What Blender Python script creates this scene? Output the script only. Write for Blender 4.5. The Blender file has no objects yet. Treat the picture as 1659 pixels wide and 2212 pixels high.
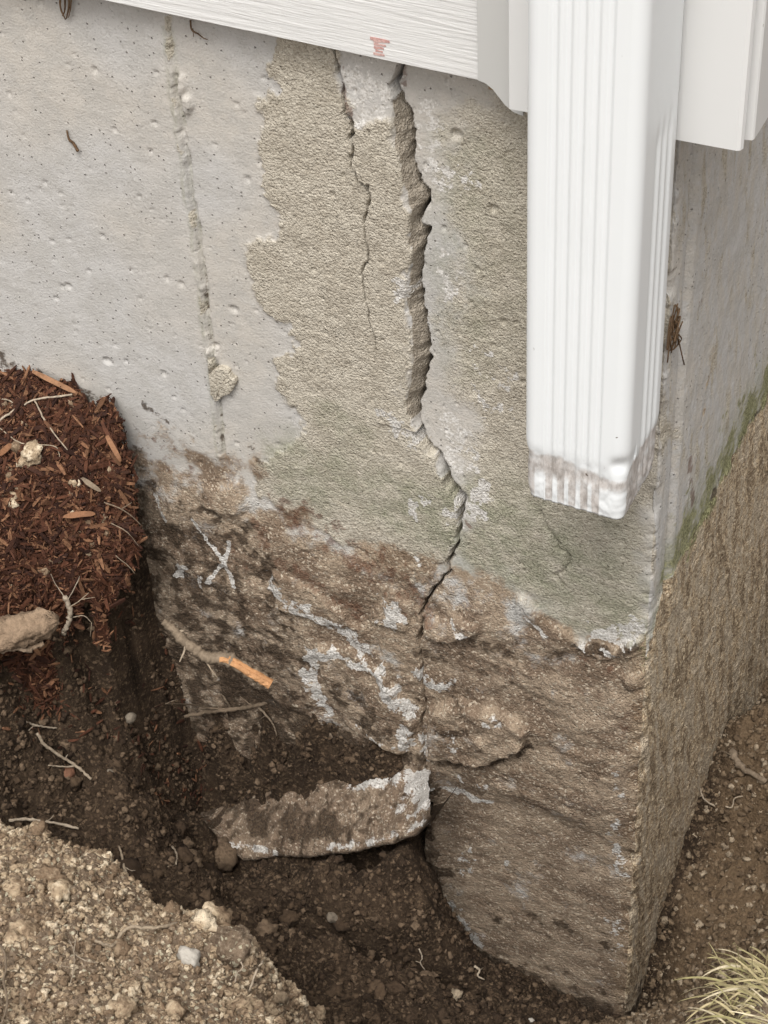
import bpy, math, random
import numpy as np
from mathutils import Matrix, Vector

rng = np.random.default_rng(7)
random.seed(7)
scene = bpy.context.scene
COL = scene.collection

# ------------------------------------------------------------------ camera
# world: x along the front wall (right), y along the side wall (away), z up;
# the concrete corner is the z axis.
F_PX, CX, CY, T0 = 4500.0, 829.5, 1106.0, 1.10
_D = np.array([285.0, 4844.0, F_PX]); _D /= np.linalg.norm(_D)
_F = np.array([0, 0, 1.0]) - _D[2] * _D; _F /= np.linalg.norm(_F)
_R = np.cross(_D, _F); _th = math.radians(28)
_b = math.cos(_th) * _F + math.sin(_th) * _R
_a = math.cos(_th) * _R - math.sin(_th) * _F
W = np.array([_a, _b, -_D])
C = -W @ (T0 * np.array([(1400 - CX) / F_PX, (1400 - CY) / F_PX, 1.0]))

cam = bpy.data.cameras.new('camera')
cam_ob = bpy.data.objects.new('camera', cam)
COL.objects.link(cam_ob)
cam.sensor_fit = 'VERTICAL'; cam.sensor_height = 24.0
cam.lens = 24.0 * F_PX / 2212.0
cam.clip_start = 0.02; cam.clip_end = 200
X, Y, Z = W[:, 0], -W[:, 1], -W[:, 2]
cam_ob.matrix_world = Matrix(((X[0], Y[0], Z[0], C[0]), (X[1], Y[1], Z[1], C[1]), (X[2], Y[2], Z[2], C[2]), (0, 0, 0, 1)))
scene.camera = cam_ob

# ------------------------------------------------------------------ world, sun, exposure
SUN_EL, SUN_AZ = 62.0, 166.0       # azimuth of the sun, clockwise from +y
world = bpy.data.worlds.new('World'); scene.world = world; world.use_nodes = True
wt = world.node_tree; wt.nodes.clear()
wo = wt.nodes.new('ShaderNodeOutputWorld'); bg = wt.nodes.new('ShaderNodeBackground')
sky = wt.nodes.new('ShaderNodeTexSky'); sky.sky_type = 'NISHITA'; sky.sun_disc = False
sky.sun_elevation = math.radians(SUN_EL); sky.sun_rotation = math.radians(SUN_AZ)
sky.air_density = 1.0; sky.dust_density = 4.0; sky.ozone_density = 1.0
hs = wt.nodes.new('ShaderNodeHueSaturation'); hs.inputs['Saturation'].default_value = 0.03
wt.links.new(sky.outputs[0], hs.inputs['Color']); wt.links.new(hs.outputs[0], bg.inputs['Color'])
bg.inputs['Strength'].default_value = 0.15
wt.links.new(bg.outputs[0], wo.inputs['Surface'])
sun = bpy.data.lights.new('sun', 'SUN'); sun.energy = 1.5; sun.angle = math.radians(24); sun.color = (1.0, 0.965, 0.92)
sun_ob = bpy.data.objects.new('sun', sun); COL.objects.link(sun_ob)
_az, _el = math.radians(SUN_AZ), math.radians(SUN_EL)
to_sun = Vector((math.sin(_az) * math.cos(_el), math.cos(_az) * math.cos(_el), math.sin(_el)))
sun_ob.rotation_euler = to_sun.to_track_quat('Z', 'Y').to_euler()
sun_ob.location = to_sun * 5
vs = scene.view_settings
vs.view_transform = 'Standard'; vs.look = 'None'; vs.exposure = 0.56; vs.gamma = 1.0; vs.use_curve_mapping = False
scene.render.engine = 'CYCLES'
scene.cycles.use_denoising = True
scene.cycles.use_adaptive_sampling = True; scene.cycles.adaptive_threshold = 0.015
scene.cycles.max_bounces = 4; scene.cycles.diffuse_bounces = 3; scene.cycles.glossy_bounces = 2

# ------------------------------------------------------------------ small maths
def ray(u, v):
    return W @ np.array([(u - CX) / F_PX, (v - CY) / F_PX, 1.0])

def at(u, v, y=None, x=None, z=None):
    r = ray(u, v)
    k, val = (1, y) if y is not None else ((0, x) if x is not None else (2, z))
    return C + r * ((val - C[k]) / r[k])

def proj(P):
    q = (np.asarray(P) - C) @ W
    return CX + F_PX * q[..., 0] / q[..., 2], CY + F_PX * q[..., 1] / q[..., 2]

def onA(pts):                      # photo pixels -> (s, z) on the front wall
    return np.array([[at(u, v, y=0)[0], at(u, v, y=0)[2]] for u, v in pts])

def onB(pts):                      # photo pixels -> (s, z) on the side wall
    return np.array([[at(u, v, x=0)[1], at(u, v, x=0)[2]] for u, v in pts])

def sstep(a, b, x):
    t = np.clip((x - a) / (b - a), 0, 1)
    return t * t * (3 - 2 * t)

_perm = np.random.default_rng(3).permutation(256); _perm = np.concatenate([_perm, _perm, _perm])
_grad = np.random.default_rng(4).normal(size=(256, 3)); _grad /= np.linalg.norm(_grad, axis=1)[:, None]

def perlin3(x, y, z=0.0):
    x, y, z = np.broadcast_arrays(np.asarray(x, float), np.asarray(y, float), np.asarray(z, float))
    xi, yi, zi = np.floor(x).astype(int), np.floor(y).astype(int), np.floor(z).astype(int)
    xf, yf, zf = x - xi, y - yi, z - zi
    xi &= 255; yi &= 255; zi &= 255
    fu = lambda t: t * t * t * (t * (t * 6 - 15) + 10)
    u, v, w = fu(xf), fu(yf), fu(zf)
    def g(dx, dy, dz):
        h = _perm[_perm[_perm[xi + dx] + yi + dy] + zi + dz]
        gr = _grad[h]
        return gr[..., 0] * (xf - dx) + gr[..., 1] * (yf - dy) + gr[..., 2] * (zf - dz)
    l = lambda a, b, t: a + (b - a) * t
    return l(l(l(g(0, 0, 0), g(1, 0, 0), u), l(g(0, 1, 0), g(1, 1, 0), u), v),
             l(l(g(0, 0, 1), g(1, 0, 1), u), l(g(0, 1, 1), g(1, 1, 1), u), v), w)

_NT = None
def perlin(x, y, z=0.0):
    """gradient noise; with a constant z it is read from one periodic tile (fast)"""
    global _NT
    if np.ndim(z) > 0: return perlin3(x, y, z)
    if _NT is None:
        g = np.arange(2048) / 16.0; r = np.random.default_rng(12).normal(size=(128, 128, 2)); r /= np.linalg.norm(r, axis=2)[..., None]
        i = np.floor(g).astype(int); f = (g - i).astype(np.float32); fu = f * f * f * (f * (f * 6 - 15) + 10); r = r.astype(np.float32)
        def q(a, b):
            gr = r[(i + b) % 128][:, (i + a) % 128]
            return gr[..., 0] * (f[None, :] - a) + gr[..., 1] * (f[:, None] - b)
        A = q(0, 0) + (q(1, 0) - q(0, 0)) * fu[None, :]; B = q(0, 1) + (q(1, 1) - q(0, 1)) * fu[None, :]
        _NT = (A + (B - A) * fu[:, None]).ravel()
    x, y = np.broadcast_arrays(np.asarray(x, np.float32), np.asarray(y, np.float32))
    x = x * 16 + np.float32((z * 611.7) % 2048 + 7000.3); y = y * 16 + np.float32((z * 377.3) % 2048 + 7000.7)
    xi = x.astype(np.int32); yi = y.astype(np.int32); xf = x - xi; yf = y - yi
    x0 = xi & 2047; x1 = (xi + 1) & 2047; y0 = (yi & 2047) << 11; y1 = ((yi + 1) & 2047) << 11
    a = _NT[y0 + x0]; b = _NT[y1 + x0]
    a = a + (_NT[y0 + x1] - a) * xf; b = b + (_NT[y1 + x1] - b) * xf
    return a + (b - a) * yf

def fbm(x, y, z=0.0, octv=4, gain=0.5):
    a, s, o = 1.0, 0.0, 1.0
    for i in range(octv):
        s = s + a * perlin(np.asarray(x) * o + 17.3 * i, np.asarray(y) * o - 9.1 * i, np.asarray(z) * o + 4.7 * i)
        a *= gain; o *= 2.03
    return s

def ridged(x, y, z=0.0, octv=4):
    a, s, o = 1.0, 0.0, 1.0
    for i in range(octv):
        s = s + a * (1 - 2 * np.abs(perlin(np.asarray(x) * o + 7.7 * i, np.asarray(y) * o + 3.1 * i, np.asarray(z) * o)))
        a *= 0.5; o *= 2.1
    return s

def jag(poly, amp, n=3, seed=0):   # midpoint displacement: natural crack line
    r = np.random.default_rng(seed); p = np.asarray(poly, float)
    for k in range(n):
        m = (p[1:] + p[:-1]) / 2; d = p[1:] - p[:-1]
        nrm = np.stack([-d[:, 1], d[:, 0]], 1); L = np.linalg.norm(d, axis=1)[:, None]
        m = m + nrm / np.maximum(L, 1e-9) * np.minimum(amp, L * 0.16) * r.normal(size=(len(m), 1))
        q = np.empty((len(p) + len(m), 2)); q[0::2] = p; q[1::2] = m; p = q; amp *= 0.6
    return p

def polydist(x, z, poly, lim=None):
    """distance to an open polyline, sign (+ left of travel), and fraction of its length"""
    shp = x.shape; x = x.ravel(); z = z.ravel(); poly = np.asarray(poly, float)
    D = np.full(x.shape, 1e9); S = np.ones(x.shape); T = np.zeros(x.shape)
    if lim is not None:
        lo, hi = poly.min(0) - lim, poly.max(0) + lim
        idx = np.nonzero((x > lo[0]) & (x < hi[0]) & (z > lo[1]) & (z < hi[1]))[0]
    else:
        idx = np.arange(len(x))
    xx, zz = x[idx], z[idx]
    d = np.full(len(idx), 1e9); s = np.ones(len(idx)); t = np.zeros(len(idx))
    seg = np.linalg.norm(np.diff(poly, axis=0), axis=1); cum = np.concatenate([[0], np.cumsum(seg)])
    for i in range(len(poly) - 1):
        ax, az = poly[i]; bx, bz = poly[i + 1] - poly[i]; L2 = bx * bx + bz * bz + 1e-18
        k = np.clip(((xx - ax) * bx + (zz - az) * bz) / L2, 0, 1)
        dx, dz = xx - ax - k * bx, zz - az - k * bz
        dd = np.sqrt(dx * dx + dz * dz); m = dd < d
        d[m] = dd[m]; s[m] = np.sign(bx * dz - bz * dx)[m]; t[m] = ((cum[i] + k * seg[i]) / cum[-1])[m]
    D[idx] = d; S[idx] = s; T[idx] = t
    return D.reshape(shp), S.reshape(shp), T.reshape(shp)

def inpoly(x, z, poly):
    poly = np.asarray(poly); c = np.zeros(x.shape, bool); j = len(poly) - 1
    for i in range(len(poly)):
        xi, zi = poly[i]; xj, zj = poly[j]
        c ^= ((zi > z) != (zj > z)) & (x < (xj - xi) * (z - zi) / (zj - zi + 1e-15) + xi)
        j = i
    return c

def sdf(x, z, poly, lim=0.02):     # + inside a closed polygon
    p = np.vstack([poly, poly[:1]])
    d, _, _ = polydist(x, z, p, lim)
    return np.where(inpoly(x, z, poly), d, -d)

def worley(x, y, f, seed=0):
    """cellular bumps in 0..1: one rounded grain per jittered cell, heights differ"""
    x = np.asarray(x, np.float32) * f + 100; y = np.asarray(y, np.float32) * f + 100
    xi, yi = np.floor(x).astype(np.int32), np.floor(y).astype(np.int32); out = np.zeros(x.shape, np.float32)
    r = np.random.default_rng(seed + 900).random((3, 128, 128)).astype(np.float32)
    for dx in (-1, 0, 1):
        for dy in (-1, 0, 1):
            a, b = (xi + dx) & 127, (yi + dy) & 127
            d = np.hypot(x - xi - dx - r[0][b, a], y - yi - dy - r[1][b, a]); R_ = .35 + .5 * r[2][b, a]
            out = np.maximum(out, np.sqrt(np.clip(1 - (d / R_) ** 2, 0, 1)) * R_)
    return out

class RBF:
    def __init__(s, P, V, c=0.012):
        s.P = np.asarray(P, float); s.c = c; n = len(P)
        A = np.zeros((n + 3, n + 3))
        A[:n, :n] = -s.k(s.P); A[:n, n] = 1; A[:n, n + 1:] = s.P; A[n:, :n] = A[:n, n:].T
        A[:n, :n] += np.eye(n) * 4e-4
        s.w = np.linalg.solve(A, np.concatenate([V, [0, 0, 0]]))
    def k(s, Q):
        return np.sqrt(((Q[:, None, :] - s.P[None]) ** 2).sum(-1) + s.c ** 2)
    def __call__(s, x, y):
        Q = np.stack([np.ravel(x), np.ravel(y)], 1); out = np.empty(len(Q)); n = len(s.P)
        for i in range(0, len(Q), 60000):
            q = Q[i:i + 60000]; out[i:i + 60000] = -s.k(q) @ s.w[:n] + s.w[n] + q @ s.w[n + 1:]
        return out.reshape(np.shape(x))

# ------------------------------------------------------------------ mesh helpers
def mesh_np(name, V, Fq, smooth=True, attrs=None):
    """V (n,3), Fq (m,3) or (m,4) or list of such arrays"""
    Fs = Fq if isinstance(Fq, list) else [Fq]
    me = bpy.data.meshes.new(name)
    me.vertices.add(len(V)); me.vertices.foreach_set('co', np.ascontiguousarray(V, np.float32).ravel())
    Fs = [np.asarray(f, np.int32) for f in Fs if len(f)]
    nl = sum(f.size for f in Fs); npoly = sum(len(f) for f in Fs)
    me.loops.add(nl); me.loops.foreach_set('vertex_index', np.concatenate([f.ravel() for f in Fs]))
    sizes = np.concatenate([np.full(len(f), f.shape[1], np.int32) for f in Fs])
    me.polygons.add(npoly)
    me.polygons.foreach_set('loop_start', np.concatenate([[0], np.cumsum(sizes)[:-1]]).astype(np.int32))
    me.polygons.foreach_set('use_smooth', np.full(npoly, smooth, bool))
    for k, a in (attrs or {}).items():
        at_ = me.attributes.new(k, 'FLOAT_COLOR', 'POINT'); a = np.asarray(a, np.float32)
        at_.data.foreach_set('color', np.ascontiguousarray(a).ravel())
    me.update(calc_edges=True); me.validate()
    return me

def obj(name, me, mat=None, parent=None, loc=None):
    if not isinstance(me, bpy.types.Mesh):
        me = mesh_np(name, *me)
    o = bpy.data.objects.new(name, me); COL.objects.link(o)
    if mat is not None and not me.materials: me.materials.append(mat)
    if parent is not None: o.parent = parent
    if loc is not None: o.location = loc
    return o

def tag(o, label=None, cat=None, group=None, kind=None):
    if label: o['label'] = label
    if cat: o['category'] = cat
    if group: o['group'] = group
    if kind: o['kind'] = kind
    return o

def empty(name, loc=(0, 0, 0)):
    o = bpy.data.objects.new(name, None); COL.objects.link(o); o.location = [float(t) for t in loc]; o.empty_display_size = 0.02
    return o

def gridfaces(nr, nc):
    i = np.arange(nr * nc).reshape(nr, nc)
    return np.stack([i[:-1, :-1].ravel(), i[:-1, 1:].ravel(), i[1:, 1:].ravel(), i[1:, :-1].ravel()], 1)

def prism(poly, axis, a0, a1):
    """closed polygon (2D) extruded along an axis: 0=x (poly in y,z), 1=y (poly in x,z), 2=z (poly in x,y)"""
    n = len(poly); V = []
    for a in (a0, a1):
        for p, q in poly:
            V.append({0: (a, p, q), 1: (p, a, q), 2: (p, q, a)}[axis])
    F = [[i, (i + 1) % n, n + (i + 1) % n, n + i] for i in range(n)]
    me = bpy.data.meshes.new('prism')
    me.from_pydata(V, [], F + [list(range(n))[::-1], list(range(n, 2 * n))]); me.update()
    return me

def box(x0, x1, y0, y1, z0, z1, bev=0.0):
    import bmesh
    bm = bmesh.new(); bmesh.ops.create_cube(bm, size=1)
    for v in bm.verts:
        v.co = ((x0 + x1) / 2 + v.co.x * (x1 - x0), (y0 + y1) / 2 + v.co.y * (y1 - y0), (z0 + z1) / 2 + v.co.z * (z1 - z0))
    if bev: bmesh.ops.bevel(bm, geom=bm.edges[:], offset=bev, segments=2, affect='EDGES', profile=0.5)
    me = bpy.data.meshes.new('box'); bm.to_mesh(me); bm.free(); return me

def tube(P, R, n=7, rough=0.0, seed=0, flat=1.0):
    P = np.asarray(P, float); R = np.broadcast_to(np.asarray(R, float), (len(P),)); m = len(P)
    T = np.gradient(P, axis=0); T /= np.linalg.norm(T, axis=1)[:, None] + 1e-12
    up = np.array([0.3, 0.2, 0.9]); V = []
    r = np.random.default_rng(seed)
    for i in range(m):
        s = np.cross(T[i], up); s /= np.linalg.norm(s) + 1e-9; q = np.cross(s, T[i])
        for k in range(n):
            a = 2 * math.pi * k / n
            rr = R[i] * (1 + rough * r.normal())
            V.append(P[i] + rr * (math.cos(a) * s + flat * math.sin(a) * q))
    F = []
    for i in range(m - 1):
        for k in range(n):
            F.append([i * n + k, i * n + (k + 1) % n, (i + 1) * n + (k + 1) % n, (i + 1) * n + k])
    V += [P[0], P[-1]]; a, b = len(V) - 2, len(V) - 1
    tri = [[a, (k + 1) % n, k] for k in range(n)] + [[b, (m - 1) * n + k, (m - 1) * n + (k + 1) % n] for k in range(n)]
    return np.array(V), [np.array(F), np.array(tri)]

def curve(P, n=6):                 # Catmull-Rom
    P = np.asarray(P, float); Q = np.vstack([2 * P[0] - P[1], P, 2 * P[-1] - P[-2]]); out = []
    for i in range(1, len(Q) - 2):
        for t in np.linspace(0, 1, n, endpoint=False):
            a, b, c, d = Q[i - 1], Q[i], Q[i + 1], Q[i + 2]
            out.append(0.5 * (2 * b + (c - a) * t + (2 * a - 5 * b + 4 * c - d) * t * t + (3 * b - a - 3 * c + d) * t ** 3))
    out.append(P[-1]); return np.array(out)

def joinm(parts):                  # list of (V, [F...]) -> one
    V, F, o = [], {}, 0
    for v, fs in parts:
        for f in (fs if isinstance(fs, list) else [fs]):
            f = np.asarray(f)
            if len(f): F.setdefault(f.shape[1], []).append(f + o)
        V.append(v); o += len(v)
    return np.vstack(V), [np.vstack(f) for f in F.values()]

def ico(sub):
    import bmesh
    bm = bmesh.new(); bmesh.ops.create_icosphere(bm, subdivisions=sub, radius=1.0)
    V = np.array([v.co[:] for v in bm.verts]); F = np.array([[v.index for v in f.verts] for f in bm.faces]); bm.free()
    return V, F
ICO1, ICO2, ICO3 = ico(1), ico(2), ico(3)

def lumpy(base, seed, amp=0.35, freq=1.1, sq=(1, 1, 1), fine=0.12):
    V, F = base; o = seed * 3.71
    n = fbm(V[:, 0] * freq + o, V[:, 1] * freq - o, V[:, 2] * freq + 2 * o, 2)
    n2 = perlin(V[:, 0] * freq * 4 + o, V[:, 1] * freq * 4, V[:, 2] * freq * 4)
    return V * (1 + amp * 1.6 * n + fine * 2 * n2)[:, None] * np.array(sq), F

# ------------------------------------------------------------------ node helpers
class NT:
    def __init__(s, name):
        s.m = bpy.data.materials.new(name); s.m.use_nodes = True; s.t = s.m.node_tree; s.t.nodes.clear()
        s.out = s.n('ShaderNodeOutputMaterial'); s.b = s.n('ShaderNodeBsdfPrincipled')
        s.l(s.b.outputs[0], s.out.inputs['Surface'])
        s.tc = s.n('ShaderNodeTexCoord'); s.pos = s.tc.outputs['Object']
    def n(s, k, **kw):
        q = s.t.nodes.new(k)
        for a, v in kw.items(): setattr(q, a, v)
        return q
    def l(s, a, b): s.t.links.new(a, b)
    def put(s, sock, v):
        if isinstance(v, bpy.types.NodeSocket): s.l(v, sock)
        elif isinstance(v, (tuple, list)) and len(v) == 3 and sock.type == 'RGBA': sock.default_value = (*v, 1)
        else: sock.default_value = v
    def noise(s, scale, detail=3, rough=0.55, vec=None, dist=0.0, col=False):
        q = s.n('ShaderNodeTexNoise'); q.inputs['Scale'].default_value = scale; q.inputs['Detail'].default_value = detail
        q.inputs['Roughness'].default_value = rough; q.inputs['Distortion'].default_value = dist
        s.l(vec or s.pos, q.inputs['Vector']); return q.outputs['Color' if col else 'Fac']
    def voro(s, scale, feature='F1', out='Distance', vec=None, rnd=1.0):
        q = s.n('ShaderNodeTexVoronoi', feature=feature); q.inputs['Scale'].default_value = scale
        q.inputs['Randomness'].default_value = rnd
        s.l(vec or s.pos, q.inputs['Vector']); return q.outputs[out]
    def scaled(s, v):
        q = s.n('ShaderNodeMapping'); q.inputs['Scale'].default_value = v; s.l(s.pos, q.inputs['Vector']); return q.outputs[0]
    def math(s, op, a, b=0.0, clamp=False):
        q = s.n('ShaderNodeMath', operation=op, use_clamp=clamp); s.put(q.inputs[0], a); s.put(q.inputs[1], b); return q.outputs[0]
    def ramp(s, x, lo, hi, a=0.0, b=1.0):
        q = s.n('ShaderNodeMapRange', interpolation_type='SMOOTHSTEP'); s.put(q.inputs[0], x)
        for i, v in enumerate((lo, hi, a, b)): q.inputs[i + 1].default_value = v
        return q.outputs[0]
    def mix(s, f, a, b, mode='MIX'):
        q = s.n('ShaderNodeMix', data_type='RGBA', blend_type=mode); s.put(q.inputs[0], f); s.put(q.inputs[6], a); s.put(q.inputs[7], b)
        return q.outputs[2]
    def attr(s, name):
        q = s.n('ShaderNodeAttribute', attribute_name=name); sp = s.n('ShaderNodeSeparateColor'); s.l(q.outputs['Color'], sp.inputs[0])
        return sp.outputs[0], sp.outputs[1], sp.outputs[2], q.outputs['Alpha']
    def bump(s, h, dist, strength=1.0, prev=None):
        q = s.n('ShaderNodeBump'); q.inputs['Distance'].default_value = dist; q.inputs['Strength'].default_value = strength
        s.l(h, q.inputs['Height'])
        if prev is not None: s.l(prev, q.inputs['Normal'])
        return q.outputs[0]
    def done(s, col, rough=0.85, nrm=None, spec=0.3):
        s.put(s.b.inputs['Base Color'], col); s.put(s.b.inputs['Roughness'], rough)
        s.b.inputs['Specular IOR Level'].default_value = spec
        if nrm is not None: s.l(nrm, s.b.inputs['Normal'])
        return s.m

def M_wall():
    """masks arrive as vertex attributes already broken up by noise; the nodes add grain, pores and relief"""
    t = NT('weathered_concrete')
    patch, stain, white, algae = t.attr('mA'); spall, dark, red, low = t.attr('mB'); big, sand, med, lowv = t.attr('mC'); moss, _, _, _ = t.attr('mE')
    fine = t.noise(760, 3, 0.62)
    fd = t.math('SUBTRACT', fine, .5)
    def thr(a, k, lo, hi, top=1.0):
        return t.ramp(t.math('ADD', a, t.math('MULTIPLY', fd, k)), lo, hi, 0, top)
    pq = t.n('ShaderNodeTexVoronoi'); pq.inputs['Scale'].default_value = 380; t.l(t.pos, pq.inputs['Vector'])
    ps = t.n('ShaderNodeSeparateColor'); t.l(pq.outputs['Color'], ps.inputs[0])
    gq = t.n('ShaderNodeTexVoronoi'); gq.inputs['Scale'].default_value = 820; t.l(t.pos, gq.inputs['Vector'])
    gs = t.n('ShaderNodeSeparateColor'); t.l(gq.outputs['Color'], gs.inputs[0])
    # smooth formed concrete: grey with warm and violet drift, tiny pores
    c = t.mix(t.ramp(big, .3, .7), (.472, .438, .392), (.468, .450, .427))
    c = t.mix(t.ramp(med, .3, .75, 0, .5), c, (.405, .385, .355))
    c = t.mix(t.ramp(fine, .56, .74, 0, .5), c, (.62, .60, .57))
    c = t.mix(t.ramp(fine, .45, .28, 0, .55), c, (.28, .265, .235))
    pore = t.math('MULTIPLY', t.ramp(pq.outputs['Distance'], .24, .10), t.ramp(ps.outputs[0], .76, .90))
    c = t.mix(t.math('MULTIPLY', pore, .6), c, (.15, .135, .11))  # shade inside the pores painted into the base colour
    # rough sandy parge
    pcol = t.mix(t.ramp(med, .3, .7), (.478, .430, .352), (.425, .378, .305))
    pcol = t.mix(t.ramp(gs.outputs[0], .55, .95, 0, .45), pcol, (.60, .55, .455))
    pcol = t.mix(t.ramp(gs.outputs[1], .66, .98, 0, .40), pcol, (.21, .18, .135))
    pcol = t.mix(t.ramp(fine, .44, .28, 0, .45), pcol, (.20, .17, .125))
    pf = thr(patch, .35, .28, .72)
    c = t.mix(pf, c, pcol)
    # fresh fracture face
    c = t.mix(t.ramp(spall, .3, .7), c, t.mix(t.ramp(fine, .3, .7), (.23, .195, .15), (.40, .35, .285)))
    # algae film
    c = t.mix(t.math('MULTIPLY', algae, t.ramp(fine, .25, .6, .95, .65)), c, t.mix(t.ramp(fine, .3, .7), (.175, .178, .115), (.32, .31, .225)))
    # sand and soil smeared on the lower wall
    sc = t.mix(t.ramp(fine, .30, .62), (.165, .112, .068), (.51, .395, .26))
    sc = t.mix(t.ramp(big, .45, .75, 0, .5), sc, t.mix(t.ramp(fine, .3, .7), (.26, .22, .17), (.52, .46, .375)))
    sc = t.mix(t.ramp(big, .36, .15, 0, .7), sc, t.mix(fine, (.075, .05, .03), (.19, .135, .085)))
    sc = t.mix(t.ramp(gs.outputs[2], .62, .95, 0, .75), sc, (.56, .46, .33))
    c = t.mix(thr(sand, .5, .35, .65), c, sc)
    lowc = t.mix(lowv, (.165, .110, .070), (.285, .212, .145))
    lowc = t.mix(t.ramp(fine, .52, .74, 0, .8), lowc, (.43, .34, .24))
    lowc = t.mix(t.ramp(gs.outputs[0], .80, .97, 0, .8), lowc, (.50, .42, .32))
    lowc = t.mix(t.ramp(fine, .45, .30, 0, .65), lowc, (.06, .04, .026))
    c = t.mix(thr(stain, .5, .25, .75, .94), c, lowc)
    c = t.mix(thr(red, .8, .38, .85, .6), c, t.mix(fine, (.04, .016, .009), (.17, .07, .038)))
    c = t.mix(thr(dark, .8, .36, .80, .88), c, t.mix(t.ramp(fine, .35, .75), (.03, .02, .013), (.10, .067, .042)))  # soil stains and the painted shadow below the lump
    # chalky white mortar smears
    c = t.mix(thr(white, .7, .42, .72, .92), c, t.mix(t.ramp(fine, .3, .65), (.37, .34, .30), (.65, .625, .59)))
    c = t.mix(thr(moss, .9, .35, .75, .9), c, t.mix(t.ramp(fine, .35, .65), (.10, .098, .042), (.31, .30, .16)))
    # relief
    rl = t.math('MAXIMUM', t.math('MAXIMUM', pf, spall), t.math('MAXIMUM', low, sand))
    h = t.math('MULTIPLY', fine, t.math('ADD', .3, t.math('MULTIPLY', rl, .45)))
    h = t.math('SUBTRACT', h, t.math('MULTIPLY', pore, .8))
    h = t.math('SUBTRACT', h, t.math('MULTIPLY', t.math('MULTIPLY', gq.outputs['Distance'], rl), .38))
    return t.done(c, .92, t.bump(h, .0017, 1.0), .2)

def M_soil(name, c_dark, c_mid, c_lite, lite_amt=.5, f=1.0, attr=False):
    t = NT(name)
    a = t.noise(30 * f, 3, .65); fine = t.noise(330 * f, 4, .72); g = t.voro(420 * f, out='Color'); gs = t.n('ShaderNodeSeparateColor'); t.l(g, gs.inputs[0])
    c = t.mix(t.ramp(a, .3, .7), c_dark, c_mid)
    if attr:
        lit, tan, _, _ = t.attr('mS')
        c = t.mix(t.ramp(t.math('ADD', tan, t.math('MULTIPLY', t.math('SUBTRACT', a, .5), .6)), .3, .7), c, (.145, .098, .058))
    lc = t.mix(.5, c, c_lite); lc = t.mix(t.ramp(a, .3, .7), c_lite, lc) if not attr else t.mix(tan, c_lite, (.27, .195, .12))
    c = t.mix(t.ramp(fine, .50, .70, 0, lite_amt), c, lc)
    c = t.mix(t.ramp(gs.outputs[0], .86, .97, 0, lite_amt * .8), c, tuple(min(.7, k * 1.6) for k in c_lite))
    c = t.mix(t.ramp(fine, .47, .30, 0, .7), c, tuple(k * .5 for k in c_dark))
    h = fine
    return t.done(c, .93, t.bump(h, .003, .9), .18)

def M_var(name, c0, c1, scale=300, rough=.85, bump=.0006, stretch=(1, 1, 1), spec=.25, c2=None, island=True):
    """per-piece colour variation: random per island and per object, plus grain"""
    t = NT(name); v = t.scaled(stretch)
    oi = t.n('ShaderNodeObjectInfo'); geo = t.n('ShaderNodeNewGeometry')
    r = t.math('FRACT', t.math('ADD', geo.outputs['Random Per Island'], oi.outputs['Random']))
    n = t.noise(scale, 3, .7, vec=v)
    c = t.mix(r, c0, c1)
    if c2 is not None: c = t.mix(t.ramp(t.math('FRACT', t.math('MULTIPLY', r, 7.31)), .68, .9), c, c2)
    c = t.mix(t.ramp(n, .40, .62, 0, .75), c, t.mix(.5, c, tuple(k * .35 for k in c0)))
    return t.done(c, rough, t.bump(n, bump, .8), spec)

def M_vinyl(name, col, grain=False, grime=False):
    t = NT(name)
    c = t.mix(t.ramp(t.noise(18, 4, .6), .35, .75, 0, .35), col, tuple(k * .93 for k in col))
    sp = t.voro(95, vec=t.scaled((1, 1, .55)))
    scr = t.noise(55, 5, .8)
    c = t.mix(t.math('MULTIPLY', t.ramp(sp, .055, .03), t.ramp(scr, .5, .62)), c, (.30, .27, .24))
    nrm = None
    if grain:
        v = t.scaled((14, 1, 330)); w = t.noise(1.0, 5, .72, vec=v, dist=.6)
        v2 = t.scaled((55, 1, 900)); w2 = t.noise(1.0, 3, .6, vec=v2, dist=.4)
        h = t.math('ADD', w, t.math('MULTIPLY', w2, .5))
        nrm = t.bump(h, .0006, 1.0)
        c = t.mix(t.ramp(h, .86, .66, 0, .10), c, tuple(k * .62 for k in col))
    if grime:
        g, chip, _, _ = t.attr('mD')
        k = t.math('ADD', g, t.math('MULTIPLY', t.math('SUBTRACT', t.noise(120, 6, .75), .5), .9))
        k2 = t.noise(260, 5, .75, vec=t.scaled((1, 1, .35)))
        c = t.mix(t.ramp(k, .15, .6, 0, .85), c, t.mix(t.ramp(k2, .34, .60), (.24, .20, .17), (.50, .455, .42)))
        c = t.mix(t.ramp(chip, .4, .7), c, (.10, .07, .05))
    return t.done(c, .42 if not grain else .5, nrm, .4)

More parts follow.
